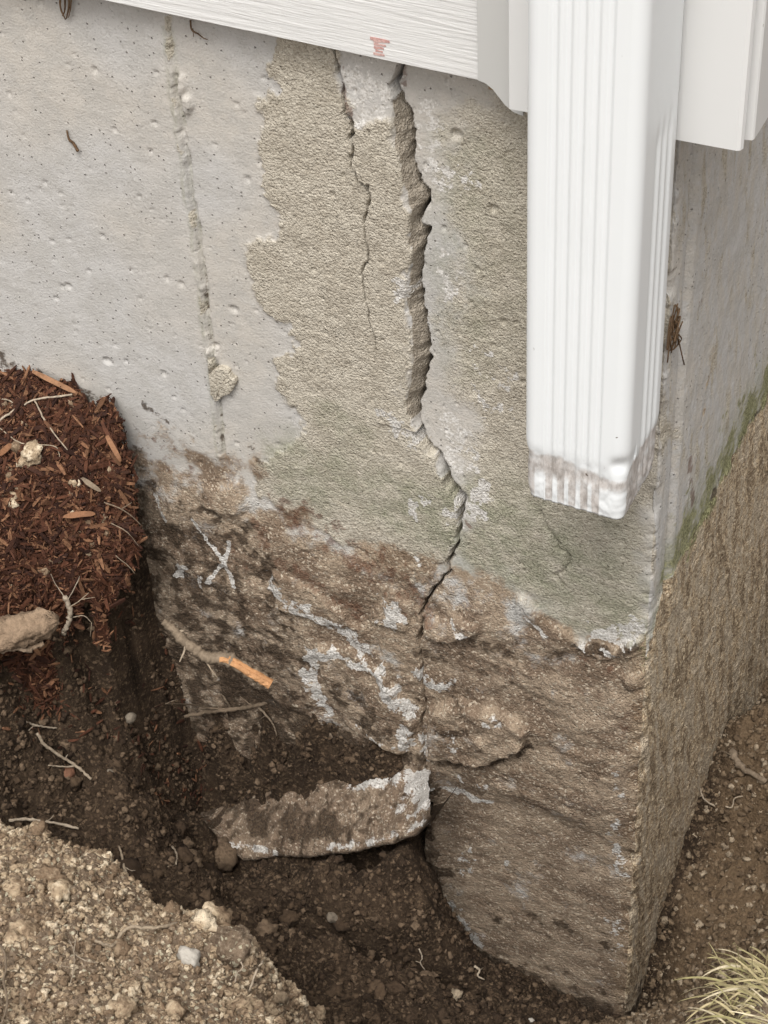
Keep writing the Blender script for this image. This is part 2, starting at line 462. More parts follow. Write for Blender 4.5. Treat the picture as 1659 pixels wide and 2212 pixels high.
MAT_WALL = M_wall()
MAT_DARKSOIL = M_soil('damp_dark_soil', (.026, .0165, .010), (.058, .038, .0235), (.15, .103, .064), .6, 1.5, attr=True)
MAT_TANSOIL = M_soil('dry_tan_soil', (.125, .086, .057), (.26, .19, .13), (.50, .405, .295), .75, 1.5)
MAT_MULCHBASE = M_soil('mulch_fines', (.028, .012, .006), (.070, .027, .014), (.15, .06, .03), .5)
MAT_SLAB = M_soil('soiled_rubble_concrete', (.12, .085, .052), (.20, .15, .095), (.36, .30, .22), .6)
def M_crumb(name, c0, c1, c2):
    t = NT(name); geo = t.n('ShaderNodeNewGeometry'); oi = t.n('ShaderNodeObjectInfo')
    r = t.math('FRACT', t.math('ADD', geo.outputs['Random Per Island'], oi.outputs['Random']))
    cl = t.math('ADD', t.noise(85, 3, .7), t.math('MULTIPLY', t.math('SUBTRACT', r, .5), .30)); n = t.noise(620, 3, .72)
    c = t.mix(t.ramp(cl, .34, .60), c0, c1); c = t.mix(t.ramp(cl, .56, .70), c, c2)
    c = t.mix(t.ramp(n, .50, .30, 0, .8), c, tuple(k * .55 for k in c0)); c = t.mix(t.ramp(n, .58, .75, 0, .5), c, tuple(min(.7, k * 1.15) for k in c2))
    return t.done(c, .95, t.bump(n, .0016, .9), .15)
MAT_CRUMB_T = M_crumb('tan_crumb', (.185, .126, .080), (.41, .31, .205), (.64, .53, .385)); _unused = None
MAT_CRUMB_D = M_var('dark_crumb', (.034, .021, .0125), (.092, .060, .036), 420, .95, .0012, c2=(.145, .10, .064))
MAT_CRUMB_M = M_var('brown_crumb', (.09, .060, .036), (.21, .15, .094), 420, .95, .0012, c2=(.34, .27, .19))
MAT_CHIP = M_var('shredded_bark', (.026, .010, .006), (.105, .040, .020), 400, .85, .0006, (1, 1, 1), c2=(.21, .105, .055))
MAT_CHIP2 = M_var('fresh_split_wood', (.20, .09, .042), (.28, .15, .08), 260, .75, .0006)
MAT_ROOT = M_var('dry_root', (.30, .235, .165), (.40, .33, .25), 420, .85, .0006)
MAT_ROOTD = M_var('soiled_root', (.17, .125, .085), (.24, .185, .13), 420, .85, .0008)
MAT_BARKPALE = M_var('pale_flaking_bark', (.25, .175, .115), (.32, .24, .17), 330, .9, .0020, (1, 1, 1), c2=None)
MAT_WOOD = M_var('orange_exposed_wood', (.42, .20, .085), (.52, .29, .14), 190, .75, .0012, (1, 1, 1))
MAT_STONE = M_var('grey_pebble', (.12, .095, .07), (.20, .165, .125), 300, .85, .0008)
MAT_WHITE_STONE = M_var('pale_stone', (.36, .33, .285), (.45, .41, .355), 260, .85, .001)
MAT_BLADE = M_var('dry_grass_blade', (.43, .35, .20), (.31, .275, .125), 200, .7, .0002, c2=(.55, .47, .32))
MAT_RUST = M_var('reddish_stone', (.16, .075, .045), (.2, .1, .06), 300, .85, .0008)
MAT_VINYL = M_vinyl('white_vinyl', (.66, .655, .64))
MAT_GRAIN = M_vinyl('woodgrain_vinyl', (.64, .63, .61), grain=True)
MAT_SHADEV = M_vinyl('shade_toned_vinyl', (.50, .495, .475))  # darker copy of the white vinyl: the channel's shade put into its colour
MAT_PIPE = M_vinyl('white_painted_aluminium', (.73, .745, .745), grime=True)
MAT_REDMARK = M_var('red_wax_crayon', (.52, .29, .26), (.60, .40, .36), 900, .7, .0001)
MAT_PINE = M_var('raw_sheathing_edge', (.36, .25, .16), (.40, .29, .19), 300, .85, .0004)
MAT_DEAD = M_var('dead_brown_fibre', (.11, .065, .035), (.16, .10, .055), 300, .9, .0003)

# ================================================================== FOUNDATION WALL
def spans(*segs):
    out = []
    for a, b, st in segs:
        n = max(1, int(round(abs(b - a) / st))); out += list(np.linspace(a, b, n, endpoint=False))
    out.append(segs[-1][1]); return np.array(out)

S1 = spans((-2.6, -.62, .11), (-.62, -.415, .004), (-.415, -.18, .0011), (-.18, -.092, .00055), (-.092, .022, .0011), (.022, .30, .0017), (.30, .42, .006), (.42, 2.6, .12))
Z1 = spans((.42, .345, .012), (.345, -.02, .00105), (-.02, -.36, .0012), (-.36, -.48, .008))
s, z = np.meshgrid(S1, Z1)
isA = s < 0

seam = jag(onA([(362, 20), (365, 60), (370, 120), (376, 180), (383, 235), (394, 300), (404, 370), (409, 430), (424, 520), (436, 600), (441, 680), (455, 750), (462, 800), (466, 850), (473, 920), (481, 995)]), .0007, 2, 1)
crack1 = jag(onA([(725, 60), (728, 112), (741, 175), (748, 225), (763, 256), (757, 300), (762, 352), (785, 392), (802, 416), (790, 470), (798, 540), (789, 572), (789, 620), (800, 680), (809, 712), (814, 742), (809, 792)]), .0011, 3, 2)
def onA3(pts, y0):                 # as onA, for a face set back by y0 above the crack's turn
    return np.array([at(u, v, y=y0 * float(sstep(1000, 880, v)))[[0, 2]] for u, v in pts])
crack2 = jag(onA3([(866, 90), (868, 145), (870, 212), (888, 250), (893, 290), (890, 350), (906, 378), (926, 412), (928, 442), (904, 473), (918, 512), (912, 560), (908, 620), (919, 672), (925, 730), (932, 770), (915, 812), (910, 850), (902, 900), (905, 932), (921, 962), (946, 992), (964, 1052), (998, 1096), (995, 1140), (985, 1182), (968, 1216), (962, 1242), (935, 1282), (911, 1322), (915, 1352), (914, 1400), (920, 1480), (915, 1560), (922, 1640), (931, 1700), (920, 1790), (936, 1880), (946, 1960), (960, 2060)], .0035), .0013, 3, 3)
spallL = jag(onA([(866, 90), (866, 150), (861, 190), (847, 216), (850, 262), (864, 332), (875, 402), (889, 452), (886, 505), (894, 542), (886, 582), (878, 652), (889, 722), (890, 790), (880, 852), (884, 900), (905, 936)]), .0009, 2, 4)

wx = .0016 * fbm(s * 130, z * 130, 1.7, 3); wz = .0016 * fbm(s * 130, z * 130, 8.2, 3)
bwx = .0050 * fbm(s * 45, z * 45, 35, 2); bwz = .0050 * fbm(s * 45, z * 45, 36, 2)
sw, zw = s + wx * .5, z + wz * .5
def side(poly):                     # True right of a downward polyline
    p = np.vstack([[[poly[0, 0], 2.0]], poly, [[poly[-1, 0], -2.0], [9.0, -2.0], [9.0, 2.0]]])
    return inpoly(s, z, p)
d1, _, t1 = polydist(s, z, crack1, .012); d2, _, t2 = polydist(s, z, crack2, .012)
d3, _, t3 = polydist(s, z, spallL, .03); ds, _, ts = polydist(s, z, seam, .05)
d2far = polydist(s, z, crack2[::24], .16)[0]
right2 = side(crack2) & isA; right1 = side(crack1) & isA; rightS = side(seam) & isA; rightP = side(spallL) & isA
top_z = onA([(905, 932)])[0][1]

# lower limit of the formed concrete
edge = jag(onA([(-700, 700), (150, 930), (270, 1010), (400, 1010), (480, 1005), (560, 1062), (640, 1105), (700, 1132), (800, 1165), (905, 1190), (962, 1240), (1085, 1262), (1150, 1295), (1205, 1350), (1245, 1382), (1330, 1392), (1385, 1380), (1402, 1352)]), .0022, 3, 5)
_ez = np.interp(np.clip(s, edge[0, 0], edge[-1, 0]), np.maximum.accumulate(edge[:, 0]), edge[:, 1])
zB = .031 + .010 * fbm(s * 22, 3.3, 0, 3) - .012 * np.clip(1 - s / .03, 0, 1) - .03 * np.clip(1 - s / .012, 0, 1)
lowd = np.where(isA, _ez + .006 * fbm(s * 60, z * 60, 4, 3) - z, zB - z)      # >0 below the limit
low = np.where(s < -.12, sstep(-.006, .016, lowd), sstep(-.002, .004, lowd))
lowH = np.where(s > -.075, sstep(-.002, .006, lowd), sstep(-.002, .030, lowd)) * isA
lowA = low * isA; lowB = low * (~isA)

# ---- masks
patch_poly = onA([(600, 60), (578, 120), (590, 165), (604, 192), (562, 212), (566, 262), (554, 335), (572, 400), (582, 440), (606, 480), (604, 520), (548, 500), (536, 570), (542, 622), (577, 668), (622, 702), (642, 742), (602, 782), (600, 832), (640, 890), (656, 932), (602, 985), (545, 1000), (560, 1070), (900, 1260), (990, 1180), (1000, 1090), (960, 1040), (903, 935), (885, 850), (892, 720), (880, 650), (896, 540), (886, 440), (866, 330), (850, 260), (842, 252), (762, 262), (748, 225), (728, 112), (722, 50)])
psd = sdf(sw, zw, patch_poly, .03) + .0060 * fbm(s * 70, z * 70, 16, 4, .6) + .0022 * fbm(s * 260, z * 260, 17, 3)
right_rough = onA([(1140, 180), (1090, 205), (1010, 230), (975, 300), (960, 420), (950, 480), (1000, 560), (960, 700), (985, 860), (1030, 930), (1000, 1060), (1010, 1120), (980, 1190), (1090, 1260), (1240, 1385), (1398, 1380), (1400, 1200), (1455, 500), (1475, 180)])
rsd = np.clip(sdf(sw, zw, right_rough, .03), -.03, .03) + .014 * fbm(s * 45, z * 45, 18, 4, .6)
pv_ = .82 + .28 * fbm(s * 30, z * 30, 19, 3)
fw_ = .003 + .013 * np.clip(fbm(s * 22, z * 22, 27, 2) + .15, 0, 1)
patch = np.maximum(sstep(-fw_, fw_, psd) * np.where(psd > .004, pv_, 1), .78 * sstep(-.030, .022, rsd) * right2)
patchH = sstep(-.0025, .0025, psd) * (~right2)
wedge = isA & right1 & (~right2) & (z > top_z) & (s > onA([(700, 500)])[0][0])
between = rightP & (~right2) & (z > top_z - .002)     # right of spall edge, left of crack
ft = d3 / (d3 + np.minimum(d2, .05) + 1e-6)

def blob(pts, w, al=1.0, soft=1.0, fn=onA):
    p = fn(pts)
    if len(p) == 1: p = np.vstack([p, p + [[1e-4, 0]]])
    q_ = min(1.0, w / .004)
    d, _, _ = polydist(s + wx * 2.6 * q_ + bwx * q_, z + wz * 2.6 * q_ + bwz * q_, p, w * 1.5 + .009)
    return al * (1 - sstep(w * (1 - .55 * soft), w * (1 + .45 * soft), d))
mx = np.maximum
white = np.zeros_like(s)
for pts, w, al in [
        ([(775, 165), (800, 205), (790, 235)], .009, .75), ([(835, 150), (835, 200)], .006, .35), ([(868, 610), (875, 640)], .0045, .8), ([(845, 895), (865, 925), (890, 945)], .0055, .9),
        ([(920, 240), (925, 330), (945, 400)], .006, .55), ([(955, 560), (960, 640)], .006, .35), ([(975, 925), (985, 985), (1005, 1015)], .0075, .62), ([(1000, 1095), (1030, 1085), (1045, 1060)], .0055, .95), ([(1025, 1090), (1035, 1110)], .005, .95),
        ([(910, 1075), (898, 1095), (905, 1125)], .0028, .8), ([(930, 1070), (915, 1075)], .0025, .6), ([(965, 1115), (985, 1120)], .0045, .6), ([(1000, 400), (1020, 405)], .005, .5), ([(960, 400), (985, 415)], .004, .35),
        ([(340, 1062), (366, 1116)], .0011, .85), ([(424, 1112), (455, 1165), (490, 1205)], .0011, .9), ([(490, 1205), (513, 1258)], .0022, .9), ([(503, 1165), (490, 1205), (455, 1250)], .0017, .85), ([(395, 1235), (408, 1212)], .0028, .8), ([(440, 1262), (443, 1240)], .002, .6),
        ([(585, 1235), (605, 1262), (620, 1290)], .0048, .9), ([(650, 1300), (700, 1325), (760, 1355), (790, 1392)], .0055, .85), ([(690, 1395), (668, 1445), (690, 1500), (716, 1536)], .0038, .95), ([(700, 1400), (740, 1400), (800, 1430), (850, 1462)], .0042, .85),
        ([(835, 1445), (860, 1490), (895, 1525)], .0058, .95), ([(880, 1560), (885, 1590)], .004, .75), ([(920, 1585), (925, 1610)], .005, .8), ([(845, 1295), (858, 1318), (850, 1332)], .0062, 1.0), ([(890, 1440), (930, 1465), (985, 1475)], .0038, .75), ([(905, 1215), (900, 1205)], .003, .7),
        ([(1145, 1325), (1160, 1345), (1178, 1368)], .0016, .8), ([(995, 1330), (1010, 1350)], .003, .5), ([(955, 1700), (1005, 1715), (1065, 1735)], .0028, .85), ([(985, 1670), (1040, 1690)], .004, .45), ([(1060, 1525), (1090, 1535)], .004, .5), ([(990, 1560), (995, 1590)], .003, .6), ([(1290, 1370), (1340, 1375), (1380, 1350)], .006, .75), ([(1270, 1400), (1330, 1410)], .004, .4),
        ([(1330, 1775), (1335, 1830), (1338, 1890)], .0045, .6), ([(1330, 1990), (1338, 2080)], .006, .25), ([(1335, 1650), (1338, 1700)], .003, .3), ([(955, 1950), (985, 1990), (1030, 2030)], .008, .5), ([(1000, 1880), (1010, 1840)], .006, .3), ([(1085, 1870), (1095, 1860)], .004, .4), ([(800, 1560), (870, 1600)], .005, .2),
        ([(1180, 950), (1200, 990)], .004, .25), ([(1050, 800), (1060, 900)], .012, .2)]:
    white = mx(white, blob(pts, w, al))
white = np.where(isA, white, 0)
white = mx(white, np.where(~isA, .55 * (1 - sstep(.0, .012, s)) * sstep(.03, .06, z) * 0 + blob([(1470, 1010), (1480, 1100)], .004, .25, fn=onB), 0))
stain = np.clip(sstep(-.010, .022, lowd) * isA * (.70 + .25 * sstep(.0, .05, lowd)), 0, 1)
stain = mx(stain, isA * .52 * sstep(.050, -.004, -lowd) * sstep(-.19, -.25, s))
stain = mx(stain, np.where(isA, blob([(300, 1000), (330, 1080)], .03, .55) + blob([(520, 1060), (640, 1120)], .010, .45), 0))
patch = mx(patch, np.where(~isA, np.clip(.22 + .8 * fbm(s * 90 + z * 14, z * 16, 56, 5, .7), 0, .9), 0))
red = np.zeros_like(s)
for pts, w, al in [([(640, 1110), (760, 1180), (860, 1240), (900, 1300)], .012, .55), ([(565, 1135), (580, 1160)], .006, .75), ([(585, 1075), (640, 1085)], .004, .6), ([(600, 1200), (700, 1260), (790, 1320)], .006, .7), ([(500, 1165), (530, 1220), (560, 1260)], .006, .35), ([(375, 1040), (400, 1000), (350, 960)], .007, .25), ([(1250, 1420), (1310, 1440)], .006, .45), ([(742, 185), (748, 225), (757, 260)], .0018, .9), ([(866, 150), (862, 190)], .0018, .7), ([(1010, 1125), (1013, 1135)], .0016, .9), ([(740, 115), (745, 150)], .0012, .6), ([(1100, 1440), (1200, 1500)], .010, .25), ([(1300, 1500), (1340, 1560)], .010, .3)]:
    red = mx(red, blob(pts, w, al) * isA)
red = mx(red, np.where(~isA, blob([(1480, 1000), (1490, 1080)], .004, .8, fn=onB) + blob([(1503, 650), (1500, 660)], .003, .7, fn=onB), 0))
dark = np.zeros_like(s)  # soil stains, plus a strip painting the shadow under the protruding lump
for pts, w, al in [([(240, 950), (300, 1090), (390, 1260), (520, 1390), (620, 1500)], .020, .48), ([(480, 1290), (640, 1420)], .014, .55), ([(620, 1330), (660, 1430)], .008, .5), ([(760, 1480), (820, 1560)], .012, .6), ([(480, 1440), (590, 1540), (700, 1600), (800, 1630)], .024, .85), ([(760, 1600), (900, 1640)], .012, .75), ([(915, 1400), (1060, 1400), (1240, 1420)], .010, .35), ([(930, 1640), (1060, 1640), (1150, 1600)], .004, .8), ([(1000, 1480), (1100, 1440)], .010, .25), ([(910, 1500), (1000, 1560)], .01, .3),
                   ([(560, 985), (600, 1000)], .006, .5), ([(330, 885), (370, 905)], .005, .45), ([(190, 850), (220, 870)], .006, .55), ([(0, 780), (100, 820)], .008, .35), ([(940, 1700), (930, 1790), (945, 1900), (965, 1990)], .005, .6), ([(1000, 2050), (1120, 2120), (1330, 2210)], .012, .8), ([(700, 1860), (920, 1880)], .02, .7), ([(1240, 1395), (1330, 1400), (1390, 1385)], .003, .8), ([(1080, 1990), (1200, 2000), (1320, 2040)], .010, .35)]:
    dark = mx(dark, blob(pts, w, al) * isA)
dark = mx(dark, isA * .55 * sstep(.015, .050, lowd) * sstep(-.185, -.250, s))
dark = mx(dark, np.where(~isA, .8 * sstep(.006, .0, np.abs(zB - z)) * sstep(.03, .06, s), 0))
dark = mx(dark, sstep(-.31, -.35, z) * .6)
algae = isA * (blob([(640, 1000), (760, 1040), (900, 1100)], .022, .75) + blob([(1000, 1150), (1150, 1230), (1330, 1330)], .035, .85) + blob([(720, 900), (770, 930)], .012, .6) + right2 * blob([(980, 330), (960, 560), (1000, 800)], .014, .38) + right2 * blob([(1120, 1100), (1280, 1140)], .030, .5) + blob([(1100, 400), (1100, 700)], .03, .28) + blob([(620, 1060), (700, 1110)], .01, .4))
algae = np.clip(np.where(isA, algae, 1.15 * sstep(.05, .004, z - zB + .012 * fbm(s * 40, z * 40, 55, 3)) * sstep(-.002, .012, s) * (z > zB - .012)), 0, 1) * (1 - .8 * lowA)
spall = np.where(between, sstep(0, .25, ft), 0)
sand = lowB * .95 + .35 * np.where(~isA, blob([(1530, 760), (1510, 900)], .006, 1.2, fn=onB), 0)
sand = mx(sand, isA * sstep(-.016, -.001, s) * low * .8)
stain = np.where(isA, mx(stain, .55 * sstep(-.012, .004, lowd) + .22 * sstep(-.09, -.03, s) * sstep(.0, .004, lowd)), 0)

# ---- relief, metres outward
sm = .00035 * fbm(s * 40, z * 40, 0, 3) + .00018 * fbm(s * 260, z * 260, 5, 3)
h = sm.copy()
rngp = np.random.default_rng(11)
pits = [(*onA([p])[0], r) for p, r in [((505, 668), .0024), ((148, 618), .002), ((232, 780), .0028), ((395, 610), .0016), ((720, 418), .0016), ((745, 378), .0013), ((800, 397), .0013), ((980, 300), .0032), ((1060, 458), .0024), ((1000, 540), .0013), ((135, 620), .0015), ((330, 450), .001), ((800, 555), .0013), ((680, 600), .0009), ((1125, 832), .0016), ((1000, 860), .001), ((830, 730), .0012)]]
for _ in range(520):
    pits.append((rngp.uniform(-.41, -.01), rngp.uniform(.02, .33), .0005 + .0012 * rngp.random() ** 3))
for px, pz, r in pits:
    i0, i1 = np.searchsorted(S1, [px - 3 * r, px + 3 * r]); j0, j1 = np.searchsorted(-Z1, [-(pz + 3 * r), -(pz - 3 * r)])
    if i1 > i0 and j1 > j0:
        dd = np.hypot(s[j0:j1, i0:i1] - px, (z[j0:j1, i0:i1] - pz) * rngp.uniform(.75, 1.3)) / r
        h[j0:j1, i0:i1] -= r * .9 * (1 - sstep(.55, 1.25, dd))
# form seam: small step with a ragged fin of mortar
finw = .0016 * (.7 + .8 * np.clip(fbm(z * 90, 2.2, 0, 3) + .4, 0, 1.4))
h += isA * np.where(rightS, 0, .0017) * sstep(.05, .0, ds) * sstep(.03, .05, z)
fin = isA * sstep(finw * 1.5, finw * .6, ds + .0010 * fbm(s * 300, z * 300, 2, 2)) * (ts > .01) * (ts < .99)
patch = mx(patch, .75 * fin * sstep(-.05, .25, fbm(s * 60, z * 45, 77, 3)))
h += isA * .0008 * sstep(finw * 1.6, finw * .5, ds + .0008 * fbm(s * 300, z * 300, 2, 2)) * (.2 + 1.0 * np.clip(fbm(s * 260, z * 130, 6, 3, .7) + .35, 0, 1.3)) * (ts > .01) * (ts < .99)
crease = isA * rightS * sstep(.0016, .0004, np.abs(ds - .0018)) * (ts > .10) * (ts < .99)
med_d = crease
h -= isA * .0022 * sstep(.0014, .0003, np.abs(ds - .0018 - .0006 * fbm(z * 200, 6.6, 0, 2))) * rightS * (ts > .12) * (ts < .985) * (.75 + .4 * sstep(-.2, .3, fbm(z * 70, 9.1, 0, 2)))
for pts, hh in [([(383, 168), (395, 160), (404, 178), (398, 200), (388, 205)], .0020), ([(396, 205), (412, 205), (418, 228), (408, 245), (396, 236)], .0026), ([(452, 752), (468, 750), (472, 782), (458, 800)], .0022)]:
    h += hh * sstep(-.0009, .0009, sdf(sw, zw, onA(pts), .01)) * (1 + .5 * fbm(s * 220, z * 220, 3, 2))
# parge coat: proud, sandy, ragged edge
rough = .00055 * fbm(s * 330, z * 330, 7, 2) + .0007 * fbm(s * 75, z * 75, 3, 3)
h += patchH * (.0012 + .8 * rough) + (right2 * sstep(-.009, .009, rsd)) * rough * .9
h += .0009 * np.exp(-((psd - .0014) / .0012) ** 2) * (~right2) * np.clip(fbm(s * 110, z * 110, 12, 2) + .1, 0, 1) * (1 - low)
# the slab right of the crack sits back
rec = .0035 * sstep(.05, .12, z) * (1 - .75 * sstep(.0, .13, d2far)) * right2
h -= rec
h += wedge * (.0008 + .0012 * sstep(.10, .30, z))
hr = -.0075 * sstep(.05, .12, z)
face = np.clip(ft / .82, 0, 1)
facet = (.0016 * ridged(s * 120, z * 75, 5, 3) + .0009 * fbm(s * 420, z * 420, 25, 2)) * np.sin(np.pi * np.clip(face, 0, 1)) ** .5
hb = h * (1 - face ** .85) + hr * face ** .85 + facet - .0004
hb = np.where(ft > .80, hr - .018 * sstep(.80, .90, ft + .05 * fbm(s * 200, z * 200, 15, 2)), hb)
h = np.where(between, hb, h)
# rough-cast lower part, poured against earth
lx, lz = s + .01 * fbm(s * 25, z * 25, 20, 2), z + .01 * fbm(s * 25, z * 25, 30, 2)
chunk = .0019 * ridged(lx * 17, lz * 19, 1, 3) + .0020 * fbm(lx * 55, lz * 60, 2, 4) + .0009 * fbm(s * 300, z * 300, 9, 2)
calm = np.where(isA, sstep(onA([(945, 1700)])[0][0] - .004, onA([(965, 1700)])[0][0], s) * sstep(-.150, -.175, z), 0)   # flatter block at the bottom right
chunk = chunk * (1 - .72 * calm) + calm * (.0010 * fbm(s * 90, z * 110, 8, 4) - .001)
h += lowH * (1 - sstep(-.02, 0, s) * .7) * (chunk + .0015 * (1 - calm) - .0035 * sstep(-.07, -.02, s) * sstep(.05, .0, lowd) * (1 - calm))
h += lowB * (.0018 * fbm(s * 45 + z * 8, z * 9, 3, 4) + .0013 * fbm(s * 240 + z * 40, z * 140, 8, 3) + .0006)
# lumps with an under-edge
for poly, hh in [([(935, 1520), (1000, 1500), (1090, 1520), (1150, 1560), (1145, 1600), (1060, 1637), (990, 1625), (930, 1620)], .010), ([(690, 1380), (760, 1385), (850, 1450), (910, 1560), (880, 1620), (760, 1560), (715, 1500)], .006), ([(800, 1330), (880, 1360), (905, 1310), (850, 1260)], .004), ([(925, 1330), (1000, 1320), (1050, 1350), (1000, 1372), (925, 1365)], .006), ([(590, 1215), (690, 1260), (790, 1350), (700, 1340), (600, 1300)], .004), ([(440, 1045), (520, 1040), (540, 1090), (500, 1110), (450, 1085)], .003), ([(1340, 1455), (1395, 1450), (1385, 1480), (1360, 1490)], .004), ([(1240, 1385), (1330, 1395), (1395, 1370), (1385, 1415), (1300, 1425)], .004)]:
    sd = sdf(s + wx * 1.6, z + wz * 1.6, onA(poly), .03)
    h += hh * sstep(-.0012, .0030, sd) * (.75 + .25 * fbm(s * 60, z * 60, 14, 2))
# undercut left of the joint, under the rubble slab
und = isA * sstep(-.205, -.225, z) * (~right2)
h -= .016 * und
# cracks
cw1 = .00042 * (.35 + .9 * sstep(1.05, .2, t1)) * (1 + .6 * fbm(z * 160, 1.0, 0, 2)); cw1 = np.maximum(cw1, .00022)
h -= isA * .009 * sstep(cw1 * 2.2, cw1 * .7, d1) * (t1 > .005) * (t1 < .995) * sstep(1.0, .75, t1)
cz = sstep(.18, .24, z)
cw2 = np.where(z > top_z, .00055, np.where(z > .055, .0010, .00052)) * (1 + .55 * fbm(z * 130, 4.0, 0, 2)); cw2 = cw2 * np.where(z < -.05, .9, 1)
h -= isA * (.014 * (z > -.05) + .007 * (z <= -.05)) * sstep(cw2 * 2.0, cw2 * .7, d2) * (t2 > .004) * (t2 < .995)
# opened notch where the crack turns
nt = sdf(sw, zw, onA([(946, 992), (962, 1040), (985, 1085), (1003, 1090), (1010, 1075), (975, 1040), (955, 1005)]), .01)
h -= .008 * sstep(-.0006, .002, nt)
# hairline on the right, side-wall groove
hair = jag(onA([(1165, 1105), (1180, 1140), (1205, 1175), (1228, 1200), (1220, 1225), (1200, 1240), (1215, 1265)]), .0012, 2, 9)
dh, _, _ = polydist(s, z, hair, .02); h -= .0022 * sstep(.0011, .0003, dh)
gs_ = .0205 + .0008 * fbm(z * 40, 5, 0, 3)
h -= np.where((s > .004) & (z > .02), .0030 * sstep(.0032, .0008, np.abs(s - gs_ - .001)), 0)
h += np.where((s > .004) & (z > -.0), .0020 * sstep(gs_ + .001, gs_ + .005, s) * sstep(.16, .04, s), 0)
h += np.where(~isA & (z > zB), .0005 * fbm(s * 300, z * 60, 8, 3), 0)
# worn arris
h -= .0026 * sstep(.007, .0, np.abs(s + .003 * fbm(z * 90, 2.5, 0, 3))) * np.clip(.15 + 1.3 * fbm(z * 75, 1.5, 0, 4, .65), 0, 1.6)
h -= .0085 * np.clip(fbm(z * 38, 7.7, 0, 3) - .12, 0, .6) * sstep(.011, .0, np.abs(s + .002 * fbm(z * 120, 1.1, 0, 2)))
h *= sstep(-.6, -.45, s)

r0 = .0022
ang = np.clip((s + r0) / (2 * r0), 0, 1) * (math.pi / 2)
nx, ny = np.sin(ang), -np.cos(ang)
arc = (s > -r0) & (s < r0)
bx = np.where(s <= -r0, s, np.where(s >= r0, 0, -r0 + r0 * np.sin(ang)))
by = np.where(s <= -r0, 0, np.where(s >= r0, s, r0 - r0 * np.cos(ang)))
V = np.stack([bx + nx * h, by + ny * h, z], -1).reshape(-1, 3)
F = gridfaces(*s.shape)[:, ::-1]
# break the masks up with noise of several sizes
nz = lambda f, o, sd_, g=.65: fbm(s * f, z * f, sd_, o, g)
scr = np.zeros_like(s)
for pts, w in [([(340, 1062), (366, 1116)], .0010), ([(424, 1112), (455, 1165), (490, 1205)], .0010), ([(490, 1205), (513, 1258)], .0020), ([(503, 1165), (490, 1205), (455, 1250)], .0015), ([(1145, 1325), (1160, 1345), (1178, 1368)], .0012), ([(955, 1700), (1005, 1715), (1065, 1735)], .0018), ([(395, 1235), (408, 1212)], .002)]:
    scr = mx(scr, blob(pts, w, 1.0))
w_ = np.where(white > .02, white * 1.02 + 1.05 * nz(120, 5, 41, .75), 0)
st_ = stain + .6 * nz(38, 5, 42, .7) * (stain > .01); rd_ = np.where(red > .02, red + .8 * nz(110, 4, 43, .7), 0)
algae = mx(algae, .50 * sstep(.0018, .0005, np.abs(ds - .0018)) * isA * (ts > .03) * (ts < .99)); dark = mx(dark, .20 * crease)
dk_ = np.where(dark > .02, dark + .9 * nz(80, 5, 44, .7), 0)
al_ = np.clip(algae * (.72 + .9 * nz(70, 4, 45)), 0, 1)
w_ = mx(w_, np.where(scr > .02, scr * .85 + .5 * nz(240, 3, 47), 0))
sd2_ = sand + .4 * nz(60, 3, 46) * (sand > .02) + np.where(~isA, .25 * fbm(s * 90 + z * 14, z * 14, 48, 3) * lowB, 0)
white, stain, red, dark, algae, sand = w_, st_, rd_, dk_, al_, sd2_
big = np.where(isA, .5 + .9 * nz(9, 2, 51), .52 + 1.1 * fbm(s * 110 + z * 24, z * 18, 54, 5, .75)); med = .5 + .8 * nz(60, 3, 52); lowv = np.clip(sstep(.3, .7, .5 + .9 * fbm(s * 30, z * 34, 53, 4, .65)) + .25 * calm, 0, 1)
mA = np.stack([patch, stain, white, algae], -1).reshape(-1, 4)
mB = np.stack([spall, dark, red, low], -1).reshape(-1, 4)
mC = np.stack([big, sand, med, lowv], -1).reshape(-1, 4)
mossm = np.where(isA, .55 * sstep(-.012, .0, s) * sstep(.05, .0, np.abs(z - .0)), .72 * sstep(.050, .006, z - zB) * sstep(-.012, .002, z - zB) * sstep(.0, .03, s)) + .75 * nz(55, 5, 58, .75) * ((~isA) & (z > zB - .014) & (z < zB + .055))
mE = np.stack([mossm, 0 * s, 0 * s, 0 * s], -1).reshape(-1, 4)

reg = np.zeros(s.shape, int)
reg[(psd > 0) & ~right2] = 1
reg[wedge] = 2
reg[right2] = 3
reg[(lowd > 0) & isA] = 4
reg[~isA] = 5
reg[(~isA) & (lowd > 0)] = 6
fr = reg.ravel()[F[:, 0]]
wall = empty('foundation_wall', (0, 0, -.48))
tag(wall, 'grey concrete foundation corner with patched wall, two cracks and soil-stained rough lower part', 'foundation wall')
for k, (nm, lb) in enumerate([('concrete_face', 'smooth grey formed concrete with a vertical form seam'), ('mortar_patch', 'tan sandy mortar patch'), ('cracked_wedge', 'tan wedge standing proud between the two cracks'), ('concrete_face', 'mottled greenish grey concrete right of the wide crack'), ('rough_base', 'soil-stained rough-cast concrete with white mortar smears'), ('side_face', 'smooth grey side wall with green algae'), ('side_base', 'sandy brown lower side wall')]):
    f = F[fr == k]
    used, inv = np.unique(f, return_inverse=True)
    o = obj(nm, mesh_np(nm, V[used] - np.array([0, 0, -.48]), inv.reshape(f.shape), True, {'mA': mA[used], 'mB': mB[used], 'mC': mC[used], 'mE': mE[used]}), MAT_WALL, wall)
    tag(o, lb)
def wall_d(u, v):                  # wall surface point seen at a photo pixel (front wall)
    p = at(u, v, y=0); i = np.clip(np.searchsorted(S1, p[0]), 0, len(S1) - 1); j = np.clip(np.searchsorted(-Z1, -p[2]), 0, len(Z1) - 1)
    return np.array([p[0], -h[j, i], p[2]])
